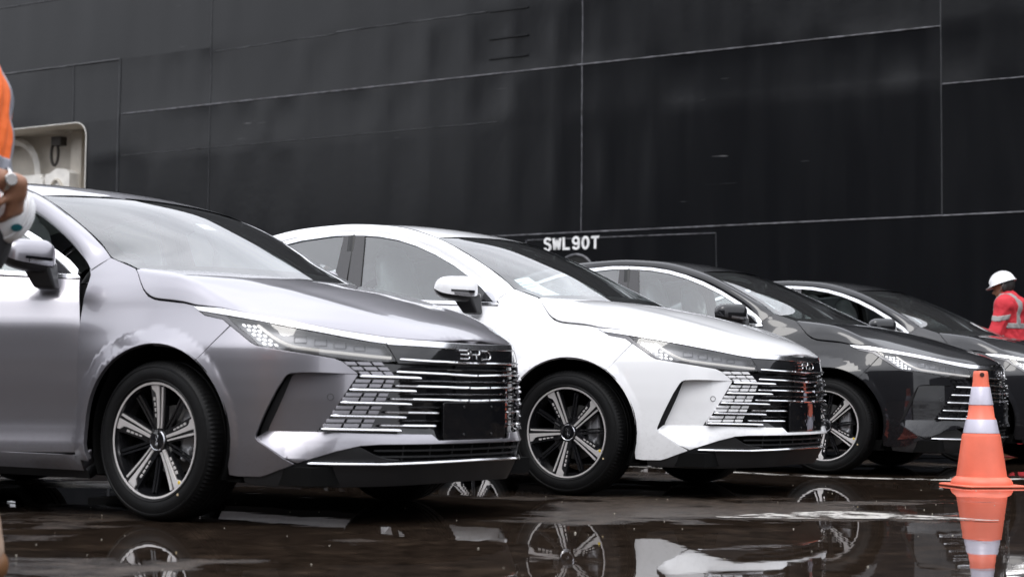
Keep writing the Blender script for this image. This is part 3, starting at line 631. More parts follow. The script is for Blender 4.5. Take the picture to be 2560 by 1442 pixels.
for f in (right, left):
    mb.add(*f(panel(main, shell, .016, .010, .0015, .018, .002)))
    mb.add(*f(panel(floor, recess, .02, .012, 0, .012, .001)))
    # wall from the outer edge back to the recess floor (overhang)
    tp = dens(SZ(RTOP[:6]), .012, False); a = shell(tp[:, 0], tp[:, 1]); b = recess(tp[:, 0], tp[:, 1]); n = len(tp)
    V = np.vstack([a, b]); F = [(i, i + 1, n + i + 1, n + i) for i in range(n - 1)]; Nn = np.tile(np.array([.2, .2, -1.]) / 1.04, (2 * n, 1)); mb.add(*f((V, F, Nn)))
mb.add(*right(panel(rampoly, ramp, .014, .010, .0012, .012, .002)))
bumper = part(mb, 'front_bumper', PAINT['white'], CAR, True)
ventpoly = SZ([(7.06,.600),(7.30,.590),(7.52,.532),(7.82,.438),(7.98,.383),(8.05,.352),(7.85,.345),(7.70,.36),(7.5,.42),(7.3,.50),(7.1,.57)])
def ventfn(s, z): p = shell(s, z); d = .058; return p + np.stack([-d * .35 + 0 * s, -np.sign(s) * d * .9, 0 * s], -1)
both(lambda: one(panel(ventpoly, ventfn, .03, .02, 0, 0)), 'side_vent', M_MB, bumper)
def sensor():
    m = MB(); c = recess(s_of(np.array([6.04])), np.array([.508]))[0]; nn = np.cross(recess(s_of(np.array([6.05])), np.array([.508]))[0] - c, recess(s_of(np.array([6.04])), np.array([.509]))[0] - c); nn /= np.linalg.norm(nn)
    a = np.cross(nn, [0, 0, 1.]); a /= np.linalg.norm(a); b = np.cross(a, nn); mm = np.array([1, -1, 1])
    m.tube([(c + nn * .001 + .0125 * (a * math.cos(q) + b * math.sin(q))) * mm for q in np.linspace(0, 2 * math.pi, 25)], .0013, 6, caps=False); return m
both(sensor, 'parking_sensor', M_SENS, bumper)
# ---- black lower spoiler with bright lip ---------------------------------------------
spu = [(8.35,.190),(7.88,.193),(7.37,.222),(6.95,.245),(6.70,.2585)]
spl = SZ(spu + [(6.69,.247),(5.5,.243),(4.3,.241),(2.5,.245),(0,.246)] + neg([(2.5,.245),(4.3,.241),(5.5,.243),(6.69,.247)]) + neg(spu[::-1]) + neg([(8.3,.168),(7.9,.160),(6.5,.150),(4,.150),(2,.155)])  + [(0,.157),(2,.155),(4,.150),(6.5,.150),(7.9,.160),(8.3,.168)])
m = MB(); m.add(*right(panel(spl, shell, .03, .016, .001, .05, .003, off=-.006))); spoiler = part(m, 'front_spoiler', M_SB, CAR)
LIPZ = lambda u: np.interp(np.abs(u), [0, 2, 4.3, 5.6, 6.69], [.251, .249, .2435, .246, .249])
flap = SZ([(6.66,.256),(5.88,.292),(5.14,.313),(4.95,.298),(4.6,.275),(4.2,.262),(3.6,.255),(4.3,.252),(5.6,.252),(6.6,.253)])
both(lambda: one(panel(flap, shell, .02, .012, .001, .03, .002, off=-.010)), 'spoiler_flap', M_SB, spoiler)
lg = [(5.16,.316),(4.48,.320),(2.07,.321)]; lg2 = [(2.0,.250),(3.6,.252),(4.6,.262),(5.0,.285)]
m = MB(); m.add(*right(panel(SZ(lg + neg(lg[::-1]) + neg(lg2[::-1]) + lg2), shell, .04, .02, 0, 0, off=-.05)))
lowgr = part(m, 'lower_grille', M_DARK, CAR)
for z in (.272, .297):
    m = MB(); u = np.linspace(-4.5, 4.5, 60); p = shell(s_of(u), z + 0 * u) * np.array([1, -1, 1]); m.tube(p + np.array([-.03, 0, 0]), .005, 6); part(m, 'slat', M_MB, lowgr)
for u in (-3.3, -2.2, -1.1, 0, 1.1, 2.2, 3.3):
    m = MB(); z = np.array([.255, .318]); p = shell(s_of(np.array([u, u])), z) * np.array([1, -1, 1]); m.tube(p + np.array([-.035, 0, 0]), .004, 6); part(m, 'mullion', M_MB, lowgr)
# ---- grille ---------------------------------------------------------------------------------
gt = [(6.36,.374),(5.62,.505),(5.13,.597),(5.40,.621),(5.64,.644),(5.9,.656),(4.81,.6445),(3.78,.6425),(2.0,.640)]
gb = [(2.12,.338),(2.32,.363),(3.6,.365),(5.15,.368)]
m = MB(); m.add(*right(panel(SZ(gt + [(0, .639)] + neg(gt[::-1]) + neg(gb[::-1]) + [(0,.337)] + gb), shell, .03, .014, .001, .03, .001, off=-.026)))
grille = part(m, 'grille', M_GB, CAR)
MIR = np.array([1, -1, 1])
def bar_mb(u0, z0, u1, z1, r=.0055, off=.002, zc=None, n=None, prof=((-1.6, 1), (.15, 1), (1.25, -.15), (1.05, -.9), (-1.6, -1))):
    """bright blade whose upper face looks up"""
    k = n or max(10, int(abs(u1 - u0) * 10)); u = np.linspace(u0, u1, k); z = np.linspace(z0, z1, k) if zc is None else zc(u)
    p = shell(s_of(u), z); d = np.gradient(p, axis=0); nn = np.cross(d, np.array([0, 0, 1.])); nn /= np.linalg.norm(nn, axis=1)[:, None]; nn *= np.sign(nn[:, :1] + 1e-9)
    p = p + nn * off; q = len(prof); V = []
    for i in range(k):
        sc = r * (.4 if i == 0 else .8 if i == k - 1 else 1)
        for a, b in prof: V.append((p[i] + nn[i] * a * sc + np.array([0, 0, b * sc])) * MIR)
    F = [(i * q + j, i * q + (j + 1) % q, (i + 1) * q + (j + 1) % q, (i + 1) * q + j) for i in range(k - 1) for j in range(q)] + [tuple(range(q)), tuple(range((k - 1) * q, k * q))[::-1]]
    if (u1 < u0) : F = [f[::-1] for f in F]
    m = MB(); m.add(V, F); return m
for (u0, z0, u1, z1) in [(5.10,.590,2.76,.585),(5.43,.537,2.97,.533),(5.70,.487,3.16,.481),(5.98,.435,3.38,.428),(6.27,.383,3.63,.376)]:
    both(lambda: bar_mb(u0, z0, u1, z1), 'chrome_bar', M_SATIN, grille)
for u0, z0, zc in [(3.80,.609,.598),(3.87,.554,.547),(4.06,.502,.495)]:
    part(bar_mb(u0, z0, -u0, z0, .0047, .0, lambda u: np.interp(np.abs(u), [0, u0], [zc, z0]), 90), 'chrome_bar', M_SATIN, grille)
for u0, z0, u1, z1 in [(4.24,.449,2.04,.446),(4.44,.397,2.17,.394)]:
    both(lambda: bar_mb(u0, z0, u1, z1, .0047, .0), 'chrome_bar', M_SATIN, grille)
for u, z in [(.02,.601),(.52,.549),(-.75,.549),(.58,.4965),(-.68,.4965)]:
    m = MB(); c = shell(s_of(np.array([u])), np.array([z]))[0] * MIR; m.box(c + np.array([.004, 0, 0]), (.012, .011, .013)); part(m, 'bar_clip', M_CHROME, grille)
part(bar_mb(6.66, .249, -6.66, .249, .0052, .004, LIPZ, 120), 'spoiler_lip', M_SATIN, spoiler)
for z in (.622, .573, .521, .468, .415):
    m = bar_mb(3.6, z, -3.6, z, .004, -.012, None, 70); part(m, 'grille_slat', M_GB, grille)
m = MB(); m.add(*right(panel(SZ([(1.0,.64),(-1.0,.64),(-1.0,.49),(1.0,.49)]), shell, .04, .03, 0, .01, .001, off=-.016))); part(m, 'radar_cover', M_GB, grille)
# body coloured tiles between the bars
def tile(us0, us1, z, hgt=.0120, lean=.0, off=.0):
    h = hgt / 2; a = lean * .5
    P = SZ([(us0 + a, z - h), (us0 - a, z + h), (us1 - a, z + h), (us1 + a, z - h)])
    return one(panel(P, shell, .02, .02, .0008, .012, .0012, off=-.001))
for z in (.5715, .5535, .5180, .5000, .4668, .4485, .4152, .3965):
    q = (.5715 - z); ub = 5.13 + (.594 - z) / .218 * 1.23; c2 = 4.677 + q / .1715 * .885; c3 = 4.227 + q / .1715 * .785; ce = 3.902 + q / .1715 * .765
    for a, b in ((ub - .03, c2 + .075), (c2, c3 + .075), (c3, ce)):
        both(lambda: tile(a, b, z, .0122, .06), 'grille_tile', PAINT['white'], grille, True)
for z, c1, c2, c3, ce in ((.640, 5.55, 5.15, 4.66, 4.31), (.6205, 5.33, 4.935, 4.46, 4.11), (.6025, 5.10, 4.72, 4.27, 3.96)):
    for a, b in ((c1, c2 + .06), (c2, c3 + .06), (c3, ce)):
        both(lambda: tile(a, b, z, .0125, -.11), 'grille_tile', PAINT['white'], grille, True)
# plate carrier
def platefn(y, z): x = .992 - .30 * y * y; return np.stack([x + 0 * z, y, z], -1)
m = MB(); m.add(*right(panel([(-.222, .342), (.222, .342), (.222, .484), (.213, .487), (-.213, .487), (-.222, .484)], platefn, .03, .02, 0, .012, .003)))
pl = part(m, 'plate_carrier', M_PLATE, CAR)
for y in (-.10, .10):
    for z in (.358, .470):
        m = MB(); m.lathe([(0, .004), (.005, .003), (.006, 0)], 10, 'z'); V = m.V[0].copy(); m.V[0] = np.stack([.9925 - .3 * y * y + V[:, 2], y + V[:, 0], z + V[:, 1]], 1); part(m, 'screw', M_MB, pl)
# ---- emblem panel and bright strips ------------------------------------------------------------
hl = [(u, z - .0045) for u, z in HOODLINE]
cs_up = [(u, z) for u, z in hl if u <= 10.3 and u >= 4.2]
cs_lo = [(4.205,.7205),(4.79,.728),(5.60,.744),(6.861,.772),(8.12,.805),(9.137,.827),(10.03,.847)]
both(lambda: one(panel(SZ(cs_up + cs_lo), shell, .02, .008, .0006, .012, .0025, off=.004)), 'bright_strip', M_SATIN, CAR)
cc = [(4.20,.7445),(2.96,.7355),(1.317,.7305)]; cl = [(1.69,.7085),(3.893,.7165),(4.17,.7185)]
m = MB(); m.add(*right(panel(SZ(cc + [(0, .7295)] + neg(cc[::-1]) + neg(cl[::-1]) + [(0, .7075)] + cl), shell, .02, .01, .0006, .012, .0025, off=.003))); part(m, 'nose_strip', M_SATIN, CAR)
eu = [(4.15,.7180),(3.893,.7160),(1.69,.7080)]; el = [(2.0,.640),(3.0,.6415),(3.72,.6435)]
m = MB(); m.add(*right(panel(SZ(eu + [(0, .7070)] + neg(eu[::-1]) + neg(el[::-1]) + [(0, .6395)] + el), shell, .025, .012, .0008, .015, .002, off=-.002))); embp = part(m, 'emblem_panel', M_GB, CAR)
part(bar_mb(3.66, .658, -3.66, .658, .0046, .0, lambda u: np.interp(np.abs(u), [0, 2.3, 3.66], [.650, .653, .659]), 80), 'panel_bar', M_SATIN, embp)
EMB = {'B': [[(.122,.701),(.066,.701),(.056,.698),(.053,.693),(.056,.687),(.064,.685),(.114,.685)], [(.060,.685),(.053,.681),(.050,.676),(.053,.670),(.062,.667),(.117,.667)]],
       'Y': [[(.041,.702),(.038,.690),(.032,.685),(-.018,.685),(-.024,.689),(-.026,.702)], [(.002,.685),(.002,.667)]],
       'D': [[(-.040,.701),(-.090,.701),(-.104,.697),(-.110,.688),(-.110,.680),(-.104,.671),(-.090,.667),(-.042,.667),(-.040,.676)]]}
for k in 'BYD':
    m = MB()
    for stq in EMB[k]:
        q = dens(stq, .004, False); p = shell(q[:, 0], q[:, 1]); m.tube(p * MIR + np.array([.006, 0, 0]), .0036, 8)
    part(m, 'emblem_letter', M_LOGO, embp, ang=60)
# ---- headlamps ----------------------------------------------------------------------------------
lens = SZ([(9.12,.824),(8.12,.802),(6.861,.769),(5.60,.741),(4.79,.725),(4.20,.7185),(3.79,.650),(4.81,.650),(5.894,.664),(6.803,.682),(7.478,.696),(7.90,.704),(8.06,.712),(8.303,.741),(8.88,.795)])
def lamp(f):
    m = MB(); m.add(*f(panel(lens, shell, .03, .015, 0, .0, off=-.042))); h = part(m, 'headlamp', M_HOUS, CAR)
    # bezel wall round the housing
    m = MB(); P = dens(lens, .015); P = P if area2(P) > 0 else P[::-1]; a = shell(P[:, 0], P[:, 1]); n = len(P); c = a + np.array([-.020, 0, 0]) - np.stack([0 * a[:, 0], .030 * np.sign(a[:, 1]), 0 * a[:, 0]], 1)
    m.add(*f((np.vstack([a, c]), [(i, (i + 1) % n, n + (i + 1) % n, n + i) for i in range(n)], np.vstack([np.cross(np.roll(a, 1, 0) - a, c - a)] * 2) / 1e-4))); m.custom = True
    part(m, 'lamp_bezel', M_MB, h)
    m = MB(); m.add(*f(panel(lens, shell, .02, .012, .001, .004, .0015, off=.0))); part(m, 'lens', M_LENS, h)
    sgn = MIR if f is right else np.array([1, 1, 1])
    # light guide
    u = np.array([8.16, 7.93, 7.687, 7.45, 7.253, 7.05, 6.811, 6.2, 5.594, 4.81, 4.10]); z = np.array([.787, .764, .741, .722, .709, .701, .696, .686, .679, .670, .664])
    uu = np.linspace(8.16, 4.05, 60); zz = np.interp(-uu, -u, z); zz = np.convolve(np.r_[zz[0], zz, zz[-1]], [.25, .5, .25], 'valid'); p = shell(s_of(uu), zz); m = MB(); m.tube((p + np.array([-.004, -.010, 0])) * sgn, .0078, 8, sq=(1, .85)); part(m, 'light_guide', M_BAR, h)
    # daytime lamps 5 x 3
    for i in range(5):
        for j in range(3):
            uq = 8.60 - i * .175 - j * .165; zq = .793 - i * .0185 - j * .0028
            p = shell(s_of(np.array([uq])), np.array([zq]))[0]; p1 = shell(s_of(np.array([uq + .1])), np.array([zq]))[0]; p2 = shell(s_of(np.array([uq])), np.array([zq + .01]))[0]
            a = (p1 - p) / np.linalg.norm(p1 - p); b = (p2 - p) / np.linalg.norm(p2 - p); nn = np.cross(a, b); c = p - nn * .014
            m = MB(); h6 = [(c + a * (.0075 * ca + .004 * sa) + b * .0048 * sa) * sgn for ca, sa in ((1, 0), (.45, 1), (-.45, 1), (-1, 0), (-.45, -1), (.45, -1))]
            h7 = [q - nn * sgn * .006 for q in h6]; m.add(h6 + h7, [(0, 1, 2, 3, 4, 5) if f is left else (5, 4, 3, 2, 1, 0)] + [((k + 1) % 6, k, 6 + k, 6 + (k + 1) % 6) for k in range(6)]); part(m, 'led', M_LED, h)
    # square reflector modules behind the lens
    for uq, zq, wd_, hg in ((6.95, .733, .05, .030), (6.30, .721, .05, .027), (5.65, .710, .05, .023), (5.0, .700, .045, .020)):
        p = shell(s_of(np.array([uq, uq + .3])), np.array([zq, zq])); a = (p[1] - p[0]); a /= np.linalg.norm(a); nn = np.cross(a, [0, 0, 1.]); c = p[0] - nn * .036
        m = MB(); q = [(-1, -1), (1, -1), (1, 1), (-1, 1)]; fr_ = [(c + a * x_ * wd_ / 2 + np.array([0, 0, y_ * hg / 2])) * sgn for x_, y_ in q]; bk = [(c - nn * .012 + a * x_ * wd_ * .4 + np.array([0, 0, y_ * hg * .32])) * sgn for x_, y_ in q]
        m.add(fr_ + bk, [(0, 1, 5, 4), (1, 2, 6, 5), (2, 3, 7, 6), (3, 0, 4, 7), (4, 5, 6, 7)]); part(m, 'reflector', M_DARKCH, h)
    return h
lamp(right); lamp(left)
trim = SZ([(10.02,.8455),(9.137,.8245),(8.90,.796),(8.32,.743),(8.08,.714),(8.0,.7065),(8.11,.709),(8.253,.721),(8.612,.754),(8.97,.787),(9.246,.8115),(9.83,.830)])
both(lambda: one(panel(trim, shell, .02, .01, .0008, .012, .0015, off=.0)), 'lamp_trim', M_TRIM, CAR)
def compact(m, V, F):
    ix = sorted({i for f in F for i in f}); mp_ = {a: b for b, a in enumerate(ix)}; m.add(np.asarray(V)[ix], [[mp_[i] for i in f] for f in F])
# ---- side doors -----------------------------------------------------------------------------------
XB = -1.492                                           # shut line between the doors
def dtop(x): return belt(x) - .020
fd_top = XZ([(x, dtop(x)) for x in np.linspace(-.455, XB, 9)])
fd = fd_top + XZ([(XB + .004, .9), (XB + .004, .6), (XB + .004, .265)]) + SZ([(12.40,.265)]) + SZ(DSEAM[::-1][1:])
rd_top = XZ([(x, dtop(x)) for x in np.linspace(XB, -2.60, 9)])
rq = archpts(1, 152, 20, 22, .0)
rd = rd_top + XZ([(-2.56, .95), (-2.50, .80), (-2.42, .68)]) + XZ(archpts(1, 52, 8, 6, .012)) + XZ([(-2.33, .265), (XB - .004, .265), (XB - .004, .6), (XB - .004, .9)])
sidep = lambda L, off=.0, skirt=.01, h=.02, gap=.0008, fil=.001: panel(L, side, h, .012, gap, skirt, fil, off, flip=-1)
CH_OUT = [(-.449,.998),(-.462,1.034),(-.50,1.072),(-.55,1.108),(-.643,1.171),(-.782,1.251),(-.922,1.319),(-1.061,1.371),(-1.199,1.410),(-1.336,1.434),(-1.515,1.449)]
CH_IN = [(-1.515,1.4265),(-1.439,1.4225),(-1.33,1.4115),(-1.193,1.386),(-1.054,1.345),(-.915,1.290),(-.776,1.223),(-.664,1.156),(-.57,1.090),(-.487,1.017)]
CH_OUT2 = [(-1.52,1.449),(-1.656,1.453),(-1.9,1.437),(-2.095,1.405),(-2.35,1.33),(-2.6,1.22),(-2.76,1.135)]
CH_IN2 = [(-2.72,1.130),(-2.57,1.205),(-2.33,1.310),(-2.085,1.381),(-1.9,1.412),(-1.656,1.430),(-1.52,1.4275)]
def front_door(sgn):
    f = right if sgn > 0 else left
    m = MB(); m.add(*f(panel(fd, shell, .022, .014, .002, .03, .002))); d = part(m, 'front_door', PAINT['white'], CAR, True)
    m = MB(); m.add(*f(panel(SZ([(12.44,.97)]) + XZ([(x, dtop(x) - .002) for x in np.linspace(-.5, XB + .02, 6)] + [(XB + .02, .29), (-.46, .29)]), shell, .06, .04, 0, 0, off=-.055))); part(m, 'door_card', M_CARD, d)
    bt = [(-.449,.998)] + [(x, belt(x) - .019) for x in np.linspace(-.5, XB, 8)] + [(x, belt(x) - .002) for x in np.linspace(XB, -.487, 8)]
    m = MB(); m.add(*f(sidep(CH_OUT[1:] + CH_IN + [(-.4625, 1.015)], .004, .016, .02, .0006, .002))); m.add(*f(sidep(bt + [(-.462, 1.012)], .005, .016, .02, .0005, .002))); part(m, 'window_trim', M_SATIN, d)
    m = MB(); m.add(*f(sidep([(-1.438,1.4215),(-1.511,1.4255),(XB + .006, belt(XB) - .004),(-1.385, belt(-1.385) - .004)], .002, .012))); part(m, 'pillar_cover', M_PIL, d)
    gl = [(-.60,1.028)] + [(x, z - .002) for x, z in CH_IN[1:-1][::-1] if x < -.6] + [(-1.440,1.4215),(-1.388, belt(-1.39))] + [(x, belt(x)) for x in np.linspace(-1.38, -.62, 6)]
    gl = [(-.60, 1.105)] + gl[1:] + [(-.60, belt(-.60))]
    m = MB(); m.add(*f(sidep(gl, -.006, .0, .05, 0))); part(m, 'side_window', M_SG, d)
    m = MB(); m.add(*f(sidep([(-.490, 1.016), (-.57, 1.086), (-.602, 1.106), (-.602, belt(-.60))], .001, .01))); part(m, 'mirror_sail', M_GB, d)
    sg = np.array([1, -sgn, 1.])
    # dark gasket inside the frame
    g = bsp(fit([(x, sidew(x, z) - .012, z - .022) for x, z in CH_OUT[1:]], 3), np.linspace(0, 9, 50)); m = MB(); m.tube(g * sg, .013, 8, sq=(1, 1)); part(m, 'window_seal', M_GASK, d)
    # handle
    m = MB(); xs = np.linspace(-1.22, -1.42, 12); p = shell(np.array([sx(x, .86) for x in xs]), .86 + 0 * xs); p[:, 1] += .018 + .012 * np.sin(np.linspace(0, math.pi, 12)); m.tube(p * sg, np.r_[.006, np.full(10, .010), .006], 8, sq=(.7, 1.25)); part(m, 'door_handle', PAINT['white'], d, True)
    # mirror: painted shell over a black foot
    e0 = np.array([-.565, .875]); e1 = np.array([-.715, 1.05]); ax = e1 - e0; Ln = np.linalg.norm(ax); ax /= Ln; nx = np.array([-ax[1], ax[0]]); nx = nx if nx[0] > 0 else -nx
    def shellmir(lo, hi, nz=9, na=24, grow=0.):
        V = []; 
        for i in range(na + 1):
            t = i / na; prof = max(.06, max(0., 1 - abs(2 * t - .95) ** 4.5 * (.62 if t < .475 else .80)) ** .6)
            for j in range(nz + 1):
                q = lerp(lo, hi, j / nz)
                ca = math.copysign(abs(math.cos(q)) ** .62, math.cos(q)); sa = math.copysign(abs(math.sin(q)) ** .75, math.sin(q))
                dx = (.066 + grow) * prof * ca * (1.0 if ca > 0 else .55); dz = (.072 + grow) * prof * sa * (1.05 - .15 * t) if sa > 0 else (.085 + grow) * prof * sa * (.6 + .4 * (1 - t))
                b = e0 + ax * (t * Ln) + nx * dx
                V.append((b[0], b[1], 1.078 + .004 * t + dz))
        k = nz + 1; return np.array(V), [(i * k + j, (i + 1) * k + j, (i + 1) * k + j + 1, i * k + j + 1) for i in range(na) for j in range(nz)] + [tuple(range(k)), tuple(range(na * k, na * k + k))[::-1]]
    m = MB(); V, F = shellmir(R_(-25), R_(190)); m.add(V * sg, F); part(m, 'mirror_housing', PAINT['white'], d, True, 70)
    m = MB(); V, F = shellmir(R_(-172), R_(-22), grow=-.004); m.add(V * sg, F); part(m, 'mirror_foot', M_SB, d, False, 70)
    m = MB(); V, F = shellmir(R_(-22), R_(-9), 2, 24, .003); k = 3; F = F[:int(.62 * 24) * 2]; V2 = V.copy(); compact(m, V * sg, [f for f in F if f[0] >= 2 * k]); part(m, 'turn_signal', M_DARKCH, d)
    m = MB(); V, F = shellmir(R_(-9), R_(-2), 1, 24, .0025); compact(m, V * sg, [f for f in F[:16] if f[0] >= 4]); part(m, 'signal_slot', M_GB, d)
    m = MB(); bq = [(-.525, .853, .945), (-.615, .860, .945), (-.618, .918, .950), (-.53, .912, .950)]; tq = [(-.535, .860, 1.062), (-.655, .87, 1.062), (-.668, .985, 1.062), (-.552, .955, 1.062)]
    m.hexa([np.array(q) * sg for q in bq], [np.array(q) * sg for q in tq]); o = part(m, 'mirror_stalk', M_SB, d); bv = o.modifiers.new('round', 'BEVEL'); bv.width = .012; bv.segments = 3
    return d
front_door(1); front_door(-1)
def rear_door(sgn):
    f = right if sgn > 0 else left; sg = np.array([1, -sgn, 1.])
    m = MB(); m.add(*f(panel(rd, shell, .03, .016, .002, .03, .002))); d = part(m, 'rear_door', PAINT['white'], CAR, True)
    m = MB(); m.add(*f(sidep(CH_OUT2 + CH_IN2, .004, .016, .02, .0006, .002))); m.add(*f(sidep([(x, belt(x) - .019) for x in np.linspace(XB, -2.74, 10)] + [(x, belt(x) - .002) for x in np.linspace(-2.72, XB, 10)], .005, .016, .02, .0005, .002))); part(m, 'window_trim', M_SATIN, d)
    m = MB(); m.add(*f(sidep([(-1.519,1.4255),(-1.590,1.4275),(-1.60, belt(-1.6) - .004),(XB - .006, belt(XB) - .004)], .002, .012))); part(m, 'pillar_cover', M_PIL, d)
    gl = [(-1.592,1.4265)] + [(x, z - .002) for x, z in CH_IN2[::-1][1:]] + [(x, belt(x)) for x in np.linspace(-2.68, -1.61, 8)]
    m = MB(); m.add(*f(sidep(gl, -.006, .0, .05, 0))); part(m, 'side_window', M_SG, d)
    m = MB(); xs = np.linspace(-2.20, -2.40, 12); p = shell(np.array([sx(x, .885) for x in xs]), .885 + 0 * xs); p[:, 1] += .018 + .012 * np.sin(np.linspace(0, math.pi, 12)); m.tube(p * sg, np.r_[.006, np.full(10, .010), .006], 8, sq=(.7, 1.25)); part(m, 'door_handle', PAINT['white'], d, True)
rear_door(1); rear_door(-1)
# sill
sill = XZ([(-.385,.255),(-2.34,.255),(-2.34,.19),(-.40,.19)])
both(lambda: one(panel(sill, shell, .03, .02, .001, .06, .002)), 'sill', PAINT['white'], CAR, True)
both(lambda: one(panel(XZ([(-.40,.192),(-2.34,.192),(-2.34,.15),(-.40,.15)]), shell, .04, .03, 0, .06, .002, off=-.012)), 'sill_skirt', M_MB, CAR)
# rear quarter, rear bumper, deck
ra = XZ(archpts(1, 45, -8, 4, .0))
quarter = XZ([(-2.605, dtop(-2.60)), (-2.75, 1.09), (-2.95, 1.04), (-3.2, 1.045), (-3.42, 1.04)]) + SZ([(22.0,1.0),(22.0,.66),(21.2,.64)]) + XZ([(-3.0, .60)]) + XZ(archpts(1, 137, 47, 20)) + XZ([(-2.50, .80), (-2.56, .95)])
both(lambda: one(panel(quarter, shell, .03, .016, .002)), 'rear_quarter', PAINT['white'], CAR, True)
rb = SZ([(21.2,.635),(22.0,.655),(24,.66)]) ; rbl = SZ([(24,.24),(21.5,.22)])
ctr = float(s_of(26.0))
rbp = XZ([(-3.0,.595)]) + rb + [(ctr - .001, .66), (ctr - .001, .24)] + rbl + XZ([(-3.06, .23)]) + XZ(archpts(1, 196, 139, 12))
both(lambda: one(panel(rbp, shell, .03, .02, .0, .02, .001)), 'rear_bumper', PAINT['white'], CAR, True)
tl = SZ([(22.02,1.0),(22.02,.67),(24,.67)]) + [(ctr - .001, .67), (ctr - .001, 1.02)] + SZ([(24,1.02)])
both(lambda: one(panel(tl, shell, .03, .02, .0, .02, .001)), 'trunk_face', PAINT['white'], CAR, True)
both(lambda: one(panel(SZ([(22.1,.93),(22.1,.80),(24,.79)]) + [(ctr - .001, .80), (ctr - .001, .86)] + SZ([(24,.86)]), shell, .03, .02, .0, .01, .001, off=.006)), 'tail_lamp', pmat('red tail lamp', (.25, .01, .01), .1, 0, .8), CAR)
def deck(x, w): t = np.clip(np.abs(w) / .74, 0, 1.2); z = 1.085 - .03 * t ** 3 - .10 * np.clip((-x - 3.55), 0, 1) - .06 * np.clip(x + 3.25, 0, 1); return np.stack([x, w, z + 0 * x], -1)
m = MB(); m.add(*right(panel([(-2.96,.79),(-3.3,.78),(-3.55,.70),(-3.66,.52),(-3.70,0),(-3.66,-.52),(-3.55,-.70),(-3.3,-.78),(-2.96,-.79),(-3.15,-.6),(-3.2,0),(-3.15,.6)], deck, .04, .03, 0, .05, .004))); part(m, 'trunk_lid', PAINT['white'], CAR, True)
# ---- roof rails, roof, glass --------------------------------------------------------------------------
def grid_piece(fn, A, B, flip=1):
    X, Y = np.meshgrid(A, B, indexing='ij'); q = np.stack([X.ravel(), Y.ravel()], 1); e = 1e-3
    p = fn(q[:, 0], q[:, 1]); da = fn(np.clip(q[:, 0] + e, A.min(), A.max()), q[:, 1]) - fn(np.clip(q[:, 0] - e, A.min(), A.max()), q[:, 1]); db = fn(q[:, 0], np.clip(q[:, 1] + e, B.min(), B.max())) - fn(q[:, 0], np.clip(q[:, 1] - e, B.min(), B.max()))
    nn = np.cross(da, db) * flip; nn /= np.linalg.norm(nn, axis=1)[:, None] + 1e-15; k = len(B)
    return p, [(i * k + j, (i + 1) * k + j, (i + 1) * k + j + 1, i * k + j + 1) for i in range(len(A) - 1) for j in range(k - 1)], nn
def rail_mb():
    m = MB(); p, F, n = grid_piece(rail, np.linspace(0, 16, 161), np.linspace(0.01, .985, 13)); n = np.where(n[:, 1:2] < 0, -n, n); m.add(*right((p, F, n)))
    # rolled inner edges
    for v, q in ((.01, -1), (.985, 1)):
        t = np.linspace(0, 16, 161); a = rail(t, v + 0 * t); b = a + np.array([0, -.012, -.012]); k = len(t); m.add(*right((np.vstack([a, b]), [(i, i + 1, k + i + 1, k + i) for i in range(k - 1)], np.tile([0, .5, -.8], (2 * k, 1)))))
    return m
both(rail_mb, 'roof_rail', PAINT['white'], CAR, True)
def roof_mb():
    def rf(q, p):
        xf = -.86 - .10 * np.abs(p) ** 2.1; x = xf + (-2.45 - xf) * q; return roof(x, p * np.interp(-x, -_k2[:, 0], _k2[:, 1]) * .992)
    p, F, n = grid_piece(rf, np.linspace(0, 1, 60), np.linspace(-1, 1, 41)); n = np.where(n[:, 2:3] < 0, -n, n); m = MB(); m.add(*right((p, F, n))); return m
part(roof_mb(), 'roof', PAINT['white'], CAR, True)
def ws_mb(q0, q1, p1, off=0., nq=36, npp=40):
    p, F, n = grid_piece(lambda q, pp: wscreen(pp, q), np.linspace(q0, q1, nq), np.linspace(-p1, p1, npp)); n = np.where(n[:, 2:3] < 0, -n, n); m = MB(); m.add(*right((p + n * off, F, n))); return m
ws = part(ws_mb(0.0, .997, .992), 'windscreen', M_WSG, CAR)
def frit():
    m = MB()
    for q0, q1, p0, p1, nq, npp in ((0, .09, -.985, .985, 6, 40), (.90, .99, -.985, .985, 6, 40), (.08, .91, .915, .985, 36, 5), (.08, .91, -.985, -.915, 36, 5)):
        p, F, n = grid_piece(lambda q, pp: wscreen(pp, q), np.linspace(q0, q1, nq), np.linspace(p0, p1, npp)); n = np.where(n[:, 2:3] < 0, -n, n); m.add(*right((p - n * .005, F, n)))
    return m
part(frit(), 'windscreen_border', M_FRIT, ws)
m = MB(); m.box((-.79, 0, 1.315), (.035, .22, .065), Matrix.Rotation(R_(-15), 3, 'Y')); m.tube([(-.785, 0, 1.325), (-.775, 0, 1.372)], .012, 8); m.box((-.79, 0, 1.366), (.10, .11, .03), Matrix.Rotation(R_(24), 3, 'Y')); part(m, 'rear_view_mirror', M_MB, ws)
def rear_glass(p, q):
    C0 = np.array([-2.45, 0, st(np.array(-2.45), RC_X, RC_Z, .03)]); t = 13.2 + q * 2.7; E = bsp(K2, t); cx = lerp(-2.46, -3.22, q); cz = lerp(1.478, 1.10, q) + .03 * np.sin(q * math.pi); k = np.abs(p) ** 2.2
    return np.stack([cx + (E[..., 0] - cx) * k, E[..., 1] * p, cz + (E[..., 2] - cz) * k], -1)
p_, F_, n_ = grid_piece(lambda q, pp: rear_glass(pp, q), np.linspace(0, 1, 20), np.linspace(-.99, .99, 24)); n_ = np.where(n_[:, 2:3] < 0, -n_, n_); m = MB(); m.add(*right((p_, F_, n_))); part(m, 'rear_window', M_SG, CAR)
